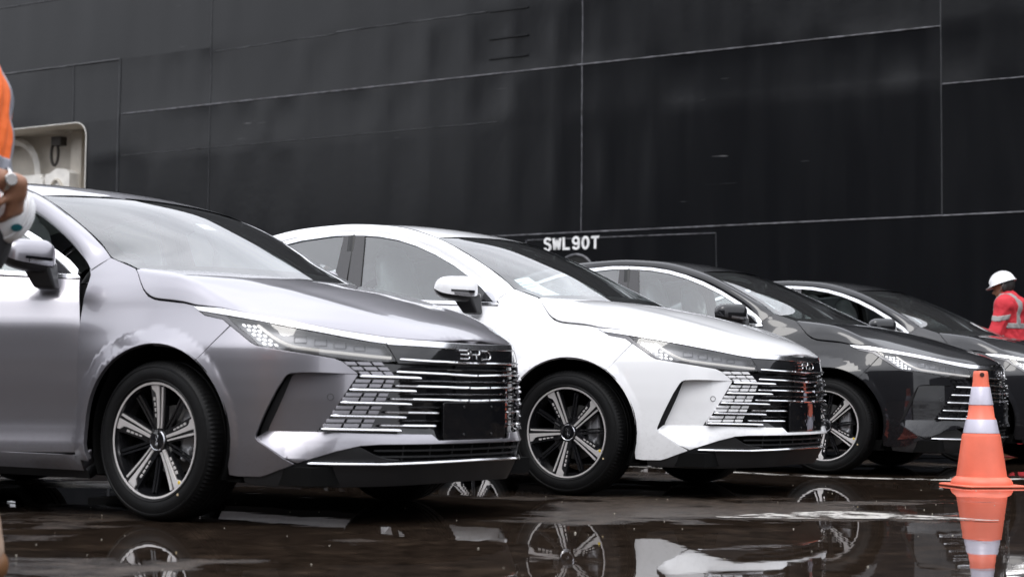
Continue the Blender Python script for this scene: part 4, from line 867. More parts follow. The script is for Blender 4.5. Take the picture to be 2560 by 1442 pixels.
# ---- inner shell, floor, arches ----------------------------------------------------------------------------
def liner():
    m = MB()
    for f in (right, left):
        m.add(*f(panel(XZ([(-.30, .87), (-.47, .99)] + [(x, dtop(x) - .02) for x in np.linspace(-.6, -2.6, 8)] + [(-3.3, .98), (-3.3, .6), (-3.15, .5)]) + XZ(archpts(1, 150, 8, 14, .04)) + XZ([(-2.25, .2), (-.46, .2)]) + XZ(archpts(0, 190, 110, 8, .045)), shell, .06, .04, 0, 0, off=-.03)))
    return m
part(liner(), 'inner_shell', M_DARK, CAR)
def well(cx, k):
    m = MB(); r = ARCH[k][2] + .006; q = [R_(a) for a in np.linspace(-25, 205, 30)]
    cz = ARCH[k][1]; cxx = ARCH[k][0]
    V = [(cxx + r * math.cos(a), -.895 if (abs(math.cos(a)) < .75) else -.87, cz + r * math.sin(a)) for a in q] + [(cxx + r * math.cos(a), -.50, cz + r * math.sin(a)) for a in q]; n = len(q)
    m.add(V, [(i, i + 1, n + i + 1, n + i) for i in range(n - 1)] + [tuple(range(n, 2 * n))[::-1]]); return m
for k in (0, 1): both(lambda: well(0, k), 'wheel_well', M_DARK, CAR, False, 60)
m = MB(); m.box((-1.42, 0, .20), (4.3, 1.50, .07)); m.box((.42, 0, .205), (.62, 1.16, .09)); m.box((.50, 0, .45), (.55, 1.0, .40)); m.box((-.55, 0, .62), (.06, 1.6, .72)); m.box((-3.2, 0, .6), (.8, 1.3, .7)); part(m, 'underbody', M_DARK, CAR)
m = MB(); m.tube([(0, -.78, .30), (0, .78, .30)], .03, 8); m.tube([(.10, -.70, .24), (-.12, -.25, .22)], .025, 6); m.tube([(.10, .70, .24), (-.12, .25, .22)], .025, 6); part(m, 'front_axle', M_DARK, CAR)
# ---- interior --------------------------------------------------------------------------------------------------
def rbox(m, c, size, rz=0, ry=0, ex=.55, n=14, mi=0):
    V = []; k = n + 1
    for i in range(n + 1):
        a = -math.pi / 2 + math.pi * i / n
        for j in range(2 * n):
            b = math.pi * j / n; f = lambda t: math.copysign(abs(t) ** ex, t)
            V.append((f(math.cos(a)) * f(math.cos(b)) * size[0] / 2, f(math.cos(a)) * f(math.sin(b)) * size[1] / 2, f(math.sin(a)) * size[2] / 2))
    V = np.array(V) @ np.array(Matrix.Rotation(ry, 3, 'Y') @ Matrix.Rotation(rz, 3, 'Z')).T + np.array(c)
    F = [(i * 2 * n + j, i * 2 * n + (j + 1) % (2 * n), (i + 1) * 2 * n + (j + 1) % (2 * n), (i + 1) * 2 * n + j) for i in range(n) for j in range(2 * n)]
    m.add(V, F, None, mi)
for y in (-.37, .37):
    m = MB(); rbox(m, (-1.36, y, .86), (.15, .50, .66), ry=R_(-20)); rbox(m, (-1.14, y, .52), (.55, .50, .17), ry=R_(-6)); rbox(m, (-1.44, y, 1.18), (.10, .36, .34), ry=R_(-12)); rbox(m, (-1.475, y, 1.30), (.10, .27, .18), ry=R_(-8), ex=.7)
    s_ = part(m, 'front_seat', M_SEAT, CAR, ang=80)
    m = MB(); m.box((-1.245, y - .07, 1.045), (.004, .075, .05), Matrix.Rotation(R_(-18), 3, 'Y')); part(m, 'seat_tag', M_PAPER, s_)
m = MB(); rbox(m, (-2.33, 0, .90), (.16, 1.25, .66), ry=R_(-24)); rbox(m, (-2.08, 0, .54), (.5, 1.28, .18)); rbox(m, (-2.48, -.36, 1.19), (.09, .26, .17)); rbox(m, (-2.48, .36, 1.19), (.09, .26, .17)); part(m, 'rear_seat', M_SEAT, CAR, ang=80)
m = MB(); rbox(m, (-.42, 0, .88), (.66, 1.46, .27), ry=R_(4), ex=.4); rbox(m, (-.62, -.37, .99), (.26, .42, .12)); part(m, 'dashboard', M_DASH, CAR, ang=80)
m = MB(); m.lathe([(.185 + .016 * math.cos(q), .016 * math.sin(q)) for q in np.linspace(0, 2 * math.pi, 9)], 32); m.tube([(-.17, 0, 0), (.17, 0, 0)], .018, 6); m.tube([(0, 0, 0), (0, 0, -.2)], .03, 8); Mr = np.array(Matrix.Rotation(R_(-62), 3, 'Y')); m.V = [v @ Mr.T + np.array([-.80, -.37, .97]) for v in m.V]; part(m, 'steering_wheel', M_CARD, CAR, ang=60)
def headl():
    p, F, n = grid_piece(lambda x, w: roof(x, w * .60) - np.array([0, 0, .045]), np.linspace(-.98, -2.6, 20), np.linspace(-1, 1, 12)); m = MB(); m.add(*right((p, F, np.tile([0, 0, -1.], (len(p), 1))))); return m
part(headl(), 'headliner', M_HEADL, CAR)
def inner_frame():          # A and B pillar trim seen through the glass
    m = MB(); t = np.linspace(.3, 10.5, 60); p = rail(t, .5 + 0 * t); p[:, 1] -= .055; p[:, 2] -= .02; m.tube(p * MIR, .032, 6); m.tube([np.array((-1.53, .67, 1.42)) * MIR, np.array((-1.50, .77, 1.05)) * MIR, np.array((-1.47, .80, .6)) * MIR], .045, 6)
    t = np.linspace(0.05, 3.2, 24); p = rail(t, .15 + 0 * t); p[:, 1] -= .035; m.tube(p * MIR, .03, 6); return m
both(inner_frame, 'pillar_trim', M_GASK, CAR, False, 60)
# ---- wheels --------------------------------------------------------------------------------------------------------
WO = .865                        # outer face of the rim
def yw(r): return -(WO - .020 + .018 * min(1, max(0, (r - .05) / .17)) ** 1.5)
def wheel():
    hub = empty('wheel'); hub.parent = CAR
    m = MB()                     # barrel
    m.lathe([(.236, -WO + .0), (.2335, -WO - .004), (.226, -WO - .003), (.222, -WO + .012), (.212, -WO + .03), (.205, -WO + .08), (.205, -.67), (.232, -.655)], 64, 'y'); part(m, 'rim', M_WBLK, hub, ang=50)
    m = MB(); m.lathe([(.2365, -WO - .0005), (.2340, -WO - .0055), (.2265, -WO - .0042), (.2255, -WO - .001)], 64, 'y'); part(m, 'rim_edge', M_MACH, hub, ang=50)
    # tyre with grooves and shoulder blocks
    prof = [(.230, -.664), (.245, -.655), (.275, -.648), (.303, -.655), (.318, -.667), (.3235, -.682), (.325, -.715), (.325, -.725), (.318, -.727), (.318, -.734), (.325, -.736), (.325, -.760), (.318, -.762), (.318, -.769), (.325, -.771), (.325, -.795), (.318, -.797), (.318, -.804), (.325, -.806), (.3235, -.845), (.319, -.858), (.311, -.868), (.303, -.8745), (.296, -.876), (.294, -.8735), (.280, -.8785), (.262, -.8785), (.2475, -.8735), (.2445, -.876), (.2385, -.872), (.2345, -.866)]
    def mod(i, j, r):
        if j in (19, 20) : return r - (.0045 if i % 2 == 0 else 0)
        if j == 21: return r - (.003 if i % 2 == 0 else 0)
        if j in (4, 5): return r - (.0045 if i % 2 == 0 else 0)
        return r
    m = MB(); m.lathe(prof, 216, 'y', mod=mod); ty = part(m, 'tyre', M_TYRE, hub, ang=28)
    for k in range(5):
        a0 = 2 * math.pi * k / 5; ca, sa = math.cos(a0), math.sin(a0)
        def fr(r, t, d): return (r * ca - t * sa, yw(math.hypot(r, t)) - d, r * sa + t * ca)
        def strip(m_, ra, edges, d):           # edges: list of (r, t0, t1)
            E = []
            for (r, t0, t1), (r2, u0, u1) in zip(edges[:-1], edges[1:]):
                for i in range(6): E.append((lerp(r, r2, i / 6), lerp(t0, u0, i / 6), lerp(t1, u1, i / 6)))
            E.append(edges[-1]); n = len(E)
            V = [fr(r, t0, d) for r, t0, t1 in E] + [fr(r, t1, d) for r, t0, t1 in E] + [fr(r, t0, -.03) for r, t0, t1 in E] + [fr(r, t1, -.03) for r, t0, t1 in E]
            F = []
            for i in range(n - 1): F += [(i, i + 1, n + i + 1, n + i), (i, 2 * n + i, 2 * n + i + 1, i + 1), (n + i, n + i + 1, 3 * n + i + 1, 3 * n + i)]
            F += [(0, n, 3 * n, 2 * n), (n - 1, 3 * n - 1, 4 * n - 1, 2 * n - 1)]
            m_.add(V, F)
        m = MB(); strip(m, 0, [(.030, -.022, .032), (.10, -.024, .038), (.19, -.028, .050), (.224, -.030, .058)], -.006); sp = part(m, 'spoke', M_WBLK, hub)
        m = MB(); strip(m, 0, [(.048, .000, .0105), (.12, .001, .0145), (.178, .0015, .0195), (.192, .0015, .0235), (.206, .0015, .041), (.2262, .0015, .045)], .0); part(m, 'spoke_face', M_MACH, sp)
        m = MB(); strip(m, 0, [(.050, -.0140, -.0080), (.12, -.0165, -.0095), (.19, -.0205, -.0120), (.217, -.0225, -.0140)], .0); part(m, 'spoke_blade', M_MACH, sp)
        for r0 in (.092, .114, .136, .158):
            w0 = .0215 + (r0 - .098) * .105; m = MB(); strip(m, 0, [(r0, w0, w0 + .0060 + (r0 - .098) * .05), (r0 + .0145, w0 + .0012, w0 + .0072 + (r0 - .098) * .05)], -.003); part(m, 'spoke_dash', M_MACH, sp)
        a0 = 2 * math.pi * (k + .5) / 5 + .05; ca, sa = math.cos(a0), math.sin(a0)
        m = MB(); strip(m, 0, [(.04, -.014, -.003), (.21, -.016, -.004)], -.012); strip(m, 0, [(.04, .003, .012), (.21, .002, .010)], -.012); part(m, 'thin_spoke', M_WBLK, hub)
        a0 = 2 * math.pi * (k + .30) / 5
        m = MB(); m.lathe([(0, .006), (.007, .006), (.009, 0), (.009, -.02)], 6, 'z'); V = m.V[0]; m.V[0] = np.stack([.062 * math.cos(a0) + V[:, 0], -(WO - .030) - V[:, 2], .062 * math.sin(a0) + V[:, 1]], 1); m.F = [f[::-1] for f in m.F]; part(m, 'wheel_nut', M_WBLK, hub)
    m = MB(); m.lathe([(0, -.8520), (.036, -.8512), (.0405, -.8495), (.0435, -.845), (.045, -.815), (.075, -.812), (.08, -.79)], 32, 'y'); cap = part(m, 'hub_cap', M_GB, hub)
    m = MB(); m.lathe([(.0375, -.8512), (.0395, -.8525), (.0425, -.8485)], 32, 'y'); part(m, 'cap_ring', M_DARKCH, cap)
    m = MB()
    for k in 'BYD':
        for stq in EMB[k]: m.tube([(-(a_ - .006) * .19, -.8535, (b_ - .684) * .30) for a_, b_ in stq], .0011, 6)
    part(m, 'cap_letters', M_CHROME, cap)
    for r0, t0, dd, mt, rr in ((.213, .036, .0008, M_YEL, .0075), (.258, .020, 0, M_CREAMD, .0055)):
        a0 = R_(216); q = (r0 * math.cos(a0) - t0 * math.sin(a0), r0 * math.sin(a0) + t0 * math.cos(a0)); yy = yw(.214) - .0012 if mt is M_YEL else -.8795
        m = MB(); m.lathe([(rr, yy + .0005), (rr * .9, yy), (0, yy)], 14, 'y', (q[0], 0, q[1])); part(m, 'check_dot', mt, hub)
    m = MB(); m.lathe([(0, -.765), (.085, -.765), (.088, -.752), (.142, -.752), (.142, -.732), (0, -.732)], 40, 'y'); part(m, 'brake_disc', M_DISC, hub)
    return hub
WH = wheel()
def caliper():
    m = MB(); rbox(m, (.125, -.775, .345), (.085, .075, .20), ex=.45); m.tube([(.11, -.80, .27), (.11, -.80, .42)], .014, 8); m.tube([(.11, -.81, .25), (.155, -.80, .30)], .016, 8); return m
both(caliper, 'brake_caliper', M_CALI, CAR, False, 60)

# ================================================================== THE FOUR CARS
for x, lft in ((0, 1), (-2.718, 0), (-2.718, 1)):
    w2 = copy_tree(WH, CAR); w2.location = (x, 0, .325); w2.rotation_euler = (0, R_(-40 - 37 * x), math.pi if lft else 0)
WH.location = (0, 0, .325)
def set_paint(root, mat):
    for o in root.children_recursive:
        if o.type == 'MESH' and o.data.name in PAINTED:
            o.material_slots[0].link = 'OBJECT'; o.material_slots[0].material = mat
def find(root, nm): return [o for o in root.children if o.name.split('.')[0] == nm]
CARS = [(-.963, 7.271, -33.42, 'silver', 85, 'silver grey sedan with its front door standing open'),
        (.741, 9.144, -31.52, 'white', 110, 'white sedan parked between the silver grey and the black sedan'),
        (2.520, 11.622, -28.68, 'black', 112, 'black sedan parked directly behind the orange traffic cone'),
        (4.050, 13.500, -33.29, 'grey', 60, 'dark sedan at the end of the row beside the worker in red')]
ROOTS = []
for i in range(len(CARS)): ROOTS.append(CAR if i == 0 else copy_tree(CAR))
for root, (x, y, hd, col, phi, lab) in zip(ROOTS, CARS):
    root.location = (x, y, 0); root.rotation_euler = (0, 0, R_(hd)); tag(root, lab, 'car', 'sedans parked side by side on the quay'); set_paint(root, PAINT[col])
    for w in find(root, 'wheel'):
        if abs(w.location.x) < .1 and abs(w.rotation_euler.z) < .1: w.rotation_euler = (0, R_(-phi), 0)
# the silver car's door is open: hinged at its front edge
HX, HW, DA = -.43, .895, R_(32)
for d in find(ROOTS[0], 'front_door'):
    if d.data.vertices[0].co.y < 0:
        d.matrix_local = Matrix.Translation((HX, -HW, 0)) @ Matrix.Rotation(DA, 4, 'Z') @ Matrix.Translation((-HX, HW, 0))
# the dark car at the end has its window wound down
for d in find(ROOTS[3], 'front_door'):
    if d.data.vertices[0].co.y < 0:
        for c in list(d.children):
            if c.name.startswith('side_window'): bpy.data.objects.remove(c, do_unlink=True)
# sheets and stickers behind the windscreens
def sheet(root, name, p0, p1, q0, q1, lab, lines=0, off=-.018):
    o = empty(name, root.location, root.rotation_euler.z); tag(o, lab, 'paper')
    def patch(a0, a1, b0, b1, d):
        V, F, n = grid_piece(lambda q, pp: wscreen(pp, q), np.linspace(b0, b1, 6), np.linspace(a0, a1, 6)); n = np.where(n[:, 2:3] < 0, -n, n); m = MB(); m.add(*right((V + n * d, F, n))); return m
    patch(p0, p1, q0, q1, off).build('paper', M_PAPER, o)
    for k in range(lines):
        b = lerp(q1, q0, (k + 1.5) / (lines + 2)); patch(lerp(p1, p0, .12 if k else .06), lerp(p1, p0, .80 if k % 3 else .45), b - .006, b + .006, off + .003).build('print_line', M_INK, o)
sheet(ROOTS[1], 'paper_sheet', .74, .945, .14, .43, 'white printed sheet propped inside the windscreen of the white sedan', 6)
sheet(ROOTS[0], 'windscreen_sticker', -.03, .08, .61, .69, 'small pale sticker at the top of the silver sedan windscreen')
sheet(ROOTS[2], 'paper_sheet', .87, .95, .38, .50, 'small folded paper behind the windscreen of the black sedan')
sheet(ROOTS[3], 'windscreen_sticker', .87, .96, .36, .49, 'square pale sticker on the windscreen of the last dark sedan')
# ================================================================== TRAFFIC CONE
def cone():
    c = tag(empty('traffic_cone', (2.795, 9.62, 0), R_(12)), 'orange traffic cone with two silver reflective bands standing in a puddle', 'traffic cone')
    M_OR = pmat('orange cone plastic', (.80, .165, .095), .45, var=(6, .10)); 
    M_REF = pmat('silver reflective sheet', (.50, .48, .56), .38, .2, bump=(60, .25, .003)); M_HOLE = pmat('cone inside', (.05, .012, .008), .8)
    m = MB(); m.prism([(a * .192 * k1, b * .192 * k2) for a, b, k1, k2 in ((1, 1, .86, 1), (-1, 1, .86, 1), (-1, 1, 1, .86), (-1, -1, 1, .86), (-1, -1, .86, 1), (1, -1, .86, 1), (1, -1, 1, .86), (1, 1, 1, .86))], .0, .014); o = m.build('base', M_OR, c); bv = o.modifiers.new('round', 'BEVEL'); bv.width = .006; bv.segments = 2
    pr = [(.178, .012), (.178, .026), (.168, .043), (.155, .052), (.146, .058), (.112, .285), (.111, .290), (.108, .300), (.103, .302), (.085, .385), (.084, .390), (.079, .395), (.070, .46), (.069, .463), (.046, .60), (.044, .64), (.042, .655), (.038, .662), (.0, .664)]
    pr = [(r, z * 1.03) for r, z in pr]
    m = MB(); m.lathe(pr, 56); m.build('body', M_OR, c, ang=40)
    def rad(z): return np.interp(z, [q[1] for q in pr], [q[0] for q in pr])
    for z0, z1 in ((.3135, .396), (.480, .588)):
        m = MB(); m.lathe([(rad(z0) + .001, z0), (rad(z0) + .0025, z0 + .002), (rad(z1) + .0025, z1 - .002), (rad(z1) + .001, z1)], 56); m.build('reflective_band', M_REF, c, ang=40)
    m = MB(); a = R_(-108); z = .655; r = rad(z) + .0015
    m.lathe([(0, .003), (.0115, .003), (.0135, 0)], 20); V = m.V[0]; n = np.array([math.cos(a), math.sin(a), .1]); s_ = np.array([-math.sin(a), math.cos(a), 0]); m.V[0] = np.array([0, 0, z]) + n * r + V[:, :1] * s_ + V[:, 1:2] * np.array([0, 0, 1.]) + V[:, 2:3] * n; m.build('top_hole', M_HOLE, c)
cone()
# ================================================================== PALE BROKEN STRIPS AND PATCH ON THE QUAY
def pale_mark(name, pts, wid, lab, thr=.47):
    m = bpy.data.materials.get('pale broken ground mark')
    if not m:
        m = pmat('pale broken ground mark', (.42, .40, .37), .45); t = m.node_tree; n = t.nodes; tcn = n.new('ShaderNodeTexCoord'); k = n.new('ShaderNodeTexNoise'); k.inputs['Scale'].default_value = 7; k.inputs['Detail'].default_value = 7; k.inputs['Roughness'].default_value = .7
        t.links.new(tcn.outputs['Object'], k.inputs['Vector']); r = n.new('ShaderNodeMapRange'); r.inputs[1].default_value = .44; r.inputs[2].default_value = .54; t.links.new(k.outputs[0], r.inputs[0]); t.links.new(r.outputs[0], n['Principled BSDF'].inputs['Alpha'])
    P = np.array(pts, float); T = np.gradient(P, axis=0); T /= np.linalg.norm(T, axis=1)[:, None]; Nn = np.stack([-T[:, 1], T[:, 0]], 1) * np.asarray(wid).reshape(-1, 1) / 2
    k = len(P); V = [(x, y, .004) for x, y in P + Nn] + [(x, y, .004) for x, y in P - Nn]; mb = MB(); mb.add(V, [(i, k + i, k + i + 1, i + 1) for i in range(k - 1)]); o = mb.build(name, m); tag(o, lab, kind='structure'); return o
pale_mark('pale_strip', [(.2, 12.3), (.86, 11.70), (1.3, 11.2), (1.8, 10.66)], .13, 'broken pale strip under the white and black sedans')
pale_mark('pale_strip', [(1.9, 10.6), (2.3, 10.36), (2.75, 10.24), (3.3, 10.45), (4.4, 10.9)], .16, 'broken pale strip behind the traffic cone')
pale_mark('pale_patch', [(.90, 7.02), (1.2, 7.12), (1.5, 7.24), (1.8, 7.12), (2.1, 6.98)], [.05, .30, .46, .22, .04], 'broken pale patch on the quay in front of the white sedan')
pale_mark('pale_strip', [(-1.2, 11.6), (-.44, 10.76), (.04, 10.24)], .14, 'broken pale strip between the silver and the white sedan')
pale_mark('pale_strip', [(-3.9, 11.9), (-3.2, 11.22), (-2.64, 10.5)], .16, 'broken pale strip under the silver sedan')
# ================================================================== UNSEEN SHEDS ADDED ROUND THE CAMERA (sized to darken low reflections)
def unseen_shed(name, c, rz, L_, Wd, H, lab):
    w = tag(empty(name, c, rz), lab, 'unseen building'); M_W = pmat('warehouse cladding', (.055, .055, .06), .6, var=(.4, .2)); M_R = pmat('warehouse roof', (.05, .05, .055), .6); M_D = pmat('roller door', (.06, .065, .07), .5)
    m = MB(); m.box((0, 0, H / 2), (L_, Wd, H)); m.build('wall', M_W, w)
    m = MB(); m.prism([(-Wd / 2 - .5, 0), (Wd / 2 + .5, 0), (0, H * .22)], -L_ / 2 - .4, L_ / 2 + .4, lambda a, b, c_: (c_, a, H + b)); m.build('roof', M_R, w)
    for k in range(int(L_ / 9)):
        m = MB(); m.box((-L_ / 2 + 5 + k * 9, Wd / 2 + .06, 2.4), (5, .12, 4.8)); m.build('roller_door', M_D, w)
        m = MB(); m.box((-L_ / 2 + 5 + k * 9, Wd / 2 + .05, 6.6), (6, .10, 1.2)); m.build('window', pmat('dark shed glazing', (.03, .035, .04), .1), w)
unseen_shed('unseen_shed', (-52, -38, 0), R_(-52), 64, 20, 25, 'tall dark unseen shed added to darken the hull side')
unseen_shed('unseen_shed_back', (-14, -42, 0), R_(4), 56, 18, 19, 'long dark unseen shed added to darken the reflections in the car sides')
unseen_shed('unseen_shed_right', (78, -30, 0), R_(62), 60, 20, 12, 'dark unseen shed added to darken the reflections from the right')
unseen_shed('unseen_shed_left', (-93, 10, 0), R_(90), 78, 18, 13, 'dark unseen shed added to darken the left part of the hull')
# ================================================================== PEOPLE
def rc(p, a, b, ra, rb):                 # tapered limb
    a = np.array(a, np.float32); b = np.array(b, np.float32); ab = b - a; t = np.clip(((p - a) @ ab) / float(ab @ ab + 1e-9), 0, 1)
    return np.linalg.norm(p - a - t[..., None] * ab, axis=-1) - (ra + (rb - ra) * t)
def el(p, c, r):
    q = (p - np.array(c, np.float32)) / np.array(r, np.float32); k = np.linalg.norm(q, axis=-1); return (k - 1) * float(min(r))
def smin(a, b, k):
    h = np.clip(.5 + .5 * (b - a) / k, 0, 1); return b * (1 - h) + a * h - k * h * (1 - h)
def nets(fn, lo, hi, h):
    """surface nets: smooth quad mesh of fn=0"""
    lo = np.array(lo, float); n = np.ceil((np.array(hi) - lo) / h).astype(int) + 1
    ax = [lo[i] + h * np.arange(n[i]) for i in range(3)]
    v = np.empty(n, np.float32)
    for i in range(n[0]):
        Y, Z = np.meshgrid(ax[1], ax[2], indexing='ij'); v[i] = fn(np.stack([np.full_like(Y, ax[0][i]), Y, Z], -1).astype(np.float32))
    s = v < 0; S = sum(s[i:n[0] - 1 + i, j:n[1] - 1 + j, k:n[2] - 1 + k].astype(np.int8) for i in (0, 1) for j in (0, 1) for k in (0, 1))
    cells = np.argwhere((S > 0) & (S < 8)); idx = -np.ones(np.array(n) - 1, int); idx[tuple(cells.T)] = np.arange(len(cells))
    acc = np.zeros((len(cells), 3)); cnt = np.zeros(len(cells))
    C = [(i, j, k) for i in (0, 1) for j in (0, 1) for k in (0, 1)]
    for a in C:
        for d in range(3):
            if a[d] == 1: continue
            b = list(a); b[d] = 1
            va = v[tuple((cells + a).T)]; vb = v[tuple((cells + b).T)]; m = (va < 0) != (vb < 0); t = np.where(m, va / (va - vb + 1e-12), 0)
            P = cells + np.array(a, float); P[:, d] += t; acc[m] += P[m]; cnt[m] += 1
    V = lo + h * acc / cnt[:, None]; F = []
    for d in range(3):
        e1, e2 = [(1, 2), (2, 0), (0, 1)][d]; sl = [slice(None)] * 3; sl2 = [slice(None)] * 3; sl[d] = slice(0, n[d] - 1); sl2[d] = slice(1, n[d])
        E = np.argwhere(s[tuple(sl)] != s[tuple(sl2)]); ok = (E[:, e1] > 0) & (E[:, e2] > 0) & (E[:, e1] < n[e1] - 1) & (E[:, e2] < n[e2] - 1); E = E[ok]
        u1 = np.zeros(3, int); u1[e1] = 1; u2 = np.zeros(3, int); u2[e2] = 1
        q = np.stack([idx[tuple((E - u1 - u2).T)], idx[tuple((E - u2).T)], idx[tuple(E.T)], idx[tuple((E - u1).T)]], 1)
        fl = s[tuple(E.T)]; q[~fl] = q[~fl][:, ::-1]; F += q.tolist()
    return V, F
def sdf_part(name, fn, lo, hi, h, mat, parent):
    V, F = nets(fn, lo, hi, h); m = MB(); m.add(V, F); o = m.build(name, mat, parent, 180); return o
M_SKIN = pmat('brown skin', (.30, .145, .085), .5, var=(20, .12)); M_HAIR = pmat('black hair', (.010, .008, .007), .55, bump=(220, .6, .004))
M_ORV = pmat('orange hi vis cloth', (.86, .15, .02), .75, bump=(18, .6, .015)); M_RET = pmat('grey reflective tape', (.27, .28, .32), .45); M_RED = pmat('red work cloth', (.50, .020, .032), .8, bump=(16, .7, .02)); M_RETL = pmat('silver reflective tape', (.27, .255, .25), .55)
M_TROU = pmat('beige trouser cloth', (.34, .24, .175), .85, bump=(14, .6, .02)); M_BLKC = pmat('black cloth', (.012, .012, .014), .8, bump=(30, .4, .01)); M_SHOE = pmat('brown leather', (.16, .075, .03), .45); M_HELM = pmat('white helmet shell', (.82, .82, .83), .22, 0, .3)
M_STEEL = pmat('watch steel', (.60, .58, .56), .22, 1.0); M_TEAL = pmat('teal sticker', (.01, .14, .17), .5)
def hand_sdf(p, wr, d, up, side, curl=.5, s=1.):
    """palm + five fingers; d = pointing direction, up = back of the hand, side = thumb side"""
    d, up, side = [np.array(q, np.float32) / np.linalg.norm(q) for q in (d, up, side)]; wr = np.array(wr, np.float32)
    pc = wr + d * .05 * s; r = rc(p, wr, wr + d * .03 * s, .026 * s, .028 * s)
    for k in (-.024, -.008, .008, .024): r = smin(r, rc(p, wr + d * .02 * s + side * k * .6 * s, wr + d * .088 * s + side * k * s, .017 * s, .0125 * s), .012)
    for k, L_ in ((.027, .072), (.0095, .080), (-.0085, .075), (-.026, .058)):
        b = wr + d * .092 * s + side * k * s; c1 = b + (d * math.cos(curl) - up * math.sin(curl)) * L_ * .48 * s; c2 = c1 + (d * math.cos(curl * 2.3) - up * math.sin(curl * 2.3)) * L_ * .52 * s
        r = np.minimum(smin(r, rc(p, b, c1, .0098 * s, .0088 * s), .006), rc(p, c1, c2, .0088 * s, .0072 * s))
    tb = wr + d * .028 * s + side * .030 * s; t1 = tb + (d * .6 + side * .75 - up * .2) * .036 * s; t2 = t1 + (d * .85 + side * .2 - up * .5) * .034 * s
    r = smin(r, rc(p, tb - side * .012, t1, .0145 * s, .0115 * s), .012); r = np.minimum(r, rc(p, t1, t2, .0115 * s, .0085 * s)); return r
def head_sdf(p, c, fwd, up):
    f = np.array(fwd, np.float32); f /= np.linalg.norm(f); u = np.array(up, np.float32); u = u - f * (u @ f); u /= np.linalg.norm(u); l = np.cross(u, f); c = np.array(c, np.float32)
    q = np.stack([(p - c) @ f, (p - c) @ l, (p - c) @ u], -1)
    r = el(q, (-.012, 0, .025), (.098, .076, .098)); r = smin(r, el(q, (.022, 0, -.040), (.070, .056, .078)), .03)       # skull, jaw
    r = smin(r, rc(q, (.078, 0, .012), (.106, 0, -.020), .010, .015), .012)                                                    # nose
    r = smin(r, rc(q, (.086, -.022, -.052), (.086, .022, -.052), .009, .009), .010)                                            # mouth
    r = smin(r, rc(q, (.078, -.035, .030), (.078, .035, .030), .012, .012), .012)                                              # brow
    for sg in (-1, 1):
        r = np.maximum(r, -el(q, (.094, sg * .031, .012), (.016, .016, .011)) ); r = np.minimum(r, el(q, (.078, sg * .031, .012), (.014, .014, .012)))
        r = smin(r, el(q, (-.005, sg * .079, -.004), (.022, .010, .033)), .008)                                                # ear
    return r
def limb_arm(p, sh, elb, wr): return smin(rc(p, sh, elb, .052, .041), rc(p, elb, wr, .041, .027), .03)
def torso(p): 
    r = smin(el(p, (0, 0, 1.24), (.115, .165, .25)), el(p, (0, 0, 1.00), (.12, .165, .15)), .08); r = smin(r, rc(p, (0, -.16, 1.40), (0, .16, 1.40), .062, .062), .07); return r
def legs(p, L_, R_l, k=1.):
    r = None
    for hip, kn, an in (L_, R_l):
        a = smin(rc(p, hip, kn, .088 * k, .062 * k), rc(p, kn, an, .060 * k, .042 * k), .03); r = a if r is None else smin(r, a, .02)
    return r
def foot(p, an, d):
    d = np.array(d, np.float32); a = np.array(an, np.float32); return smin(rc(p, (a[0], a[1], .045), a + np.array([d[0] * .16, d[1] * .16, 0]) * 1 + np.array([0, 0, .032 - a[2]]), .045, .030), rc(p, (a[0] - d[0] * .05, a[1] - d[1] * .05, .040), (a[0], a[1], .11), .040, .042), .03)
def helmet(c, fwd, up, parent, mat=M_HELM, s=1.):
    f = Vector(fwd).normalized(); u = Vector(up); u = (u - f * u.dot(f)).normalized(); l = u.cross(f); Mx = np.array([f, l, u]).T
    m = MB(); V = []; n = 40; prof = [(1.0, 0), (1.0, .03), (.98, .10), (.92, .35), (.80, .60), (.60, .80), (.33, .94), (.0, 1.0)]
    for i in range(n):
        q = 2 * math.pi * i / n
        for r, z in prof: V.append(((.136 * r) * math.cos(q), .112 * r * math.sin(q), .118 * z + (.010 * math.exp(-(math.sin(q) / .25) ** 2) * (1 - abs(2 * z - 1)))))
    k = len(prof); F = [(i * k + j, ((i + 1) % n) * k + j, ((i + 1) % n) * k + j + 1, i * k + j + 1) for i in range(n) for j in range(k - 1)]
    m.add(np.array(V) * s @ Mx.T + np.array(c), F)
    br = []
    for i in range(n):                   # brim, longer in front
        q = 2 * math.pi * i / n; e = .012 + .036 * max(0, math.cos(q)) ** 2
        for r, z in ((0, .004), (e, -.008), (e, -.012), (0, -.004)): br.append(((.134 + r) * math.cos(q), (.110 + r) * math.sin(q), z))
    F = [(i * 4 + j, ((i + 1) % n) * 4 + j, ((i + 1) % n) * 4 + (j + 1) % 4, i * 4 + (j + 1) % 4) for i in range(n) for j in range(4)]
    m.add(np.array(br) * s @ Mx.T + np.array(c), F)
    for sg in (-1, 0, 1):
        m.tube([np.array(c) + (Mx @ (np.array([.136 * math.cos(t) * .93, sg * .03, .118 * math.sin(t) * (1 if sg == 0 else .96) + .004]) * s)) for t in np.linspace(.25, 2.9, 16)], .006 * s, 6)
    return m
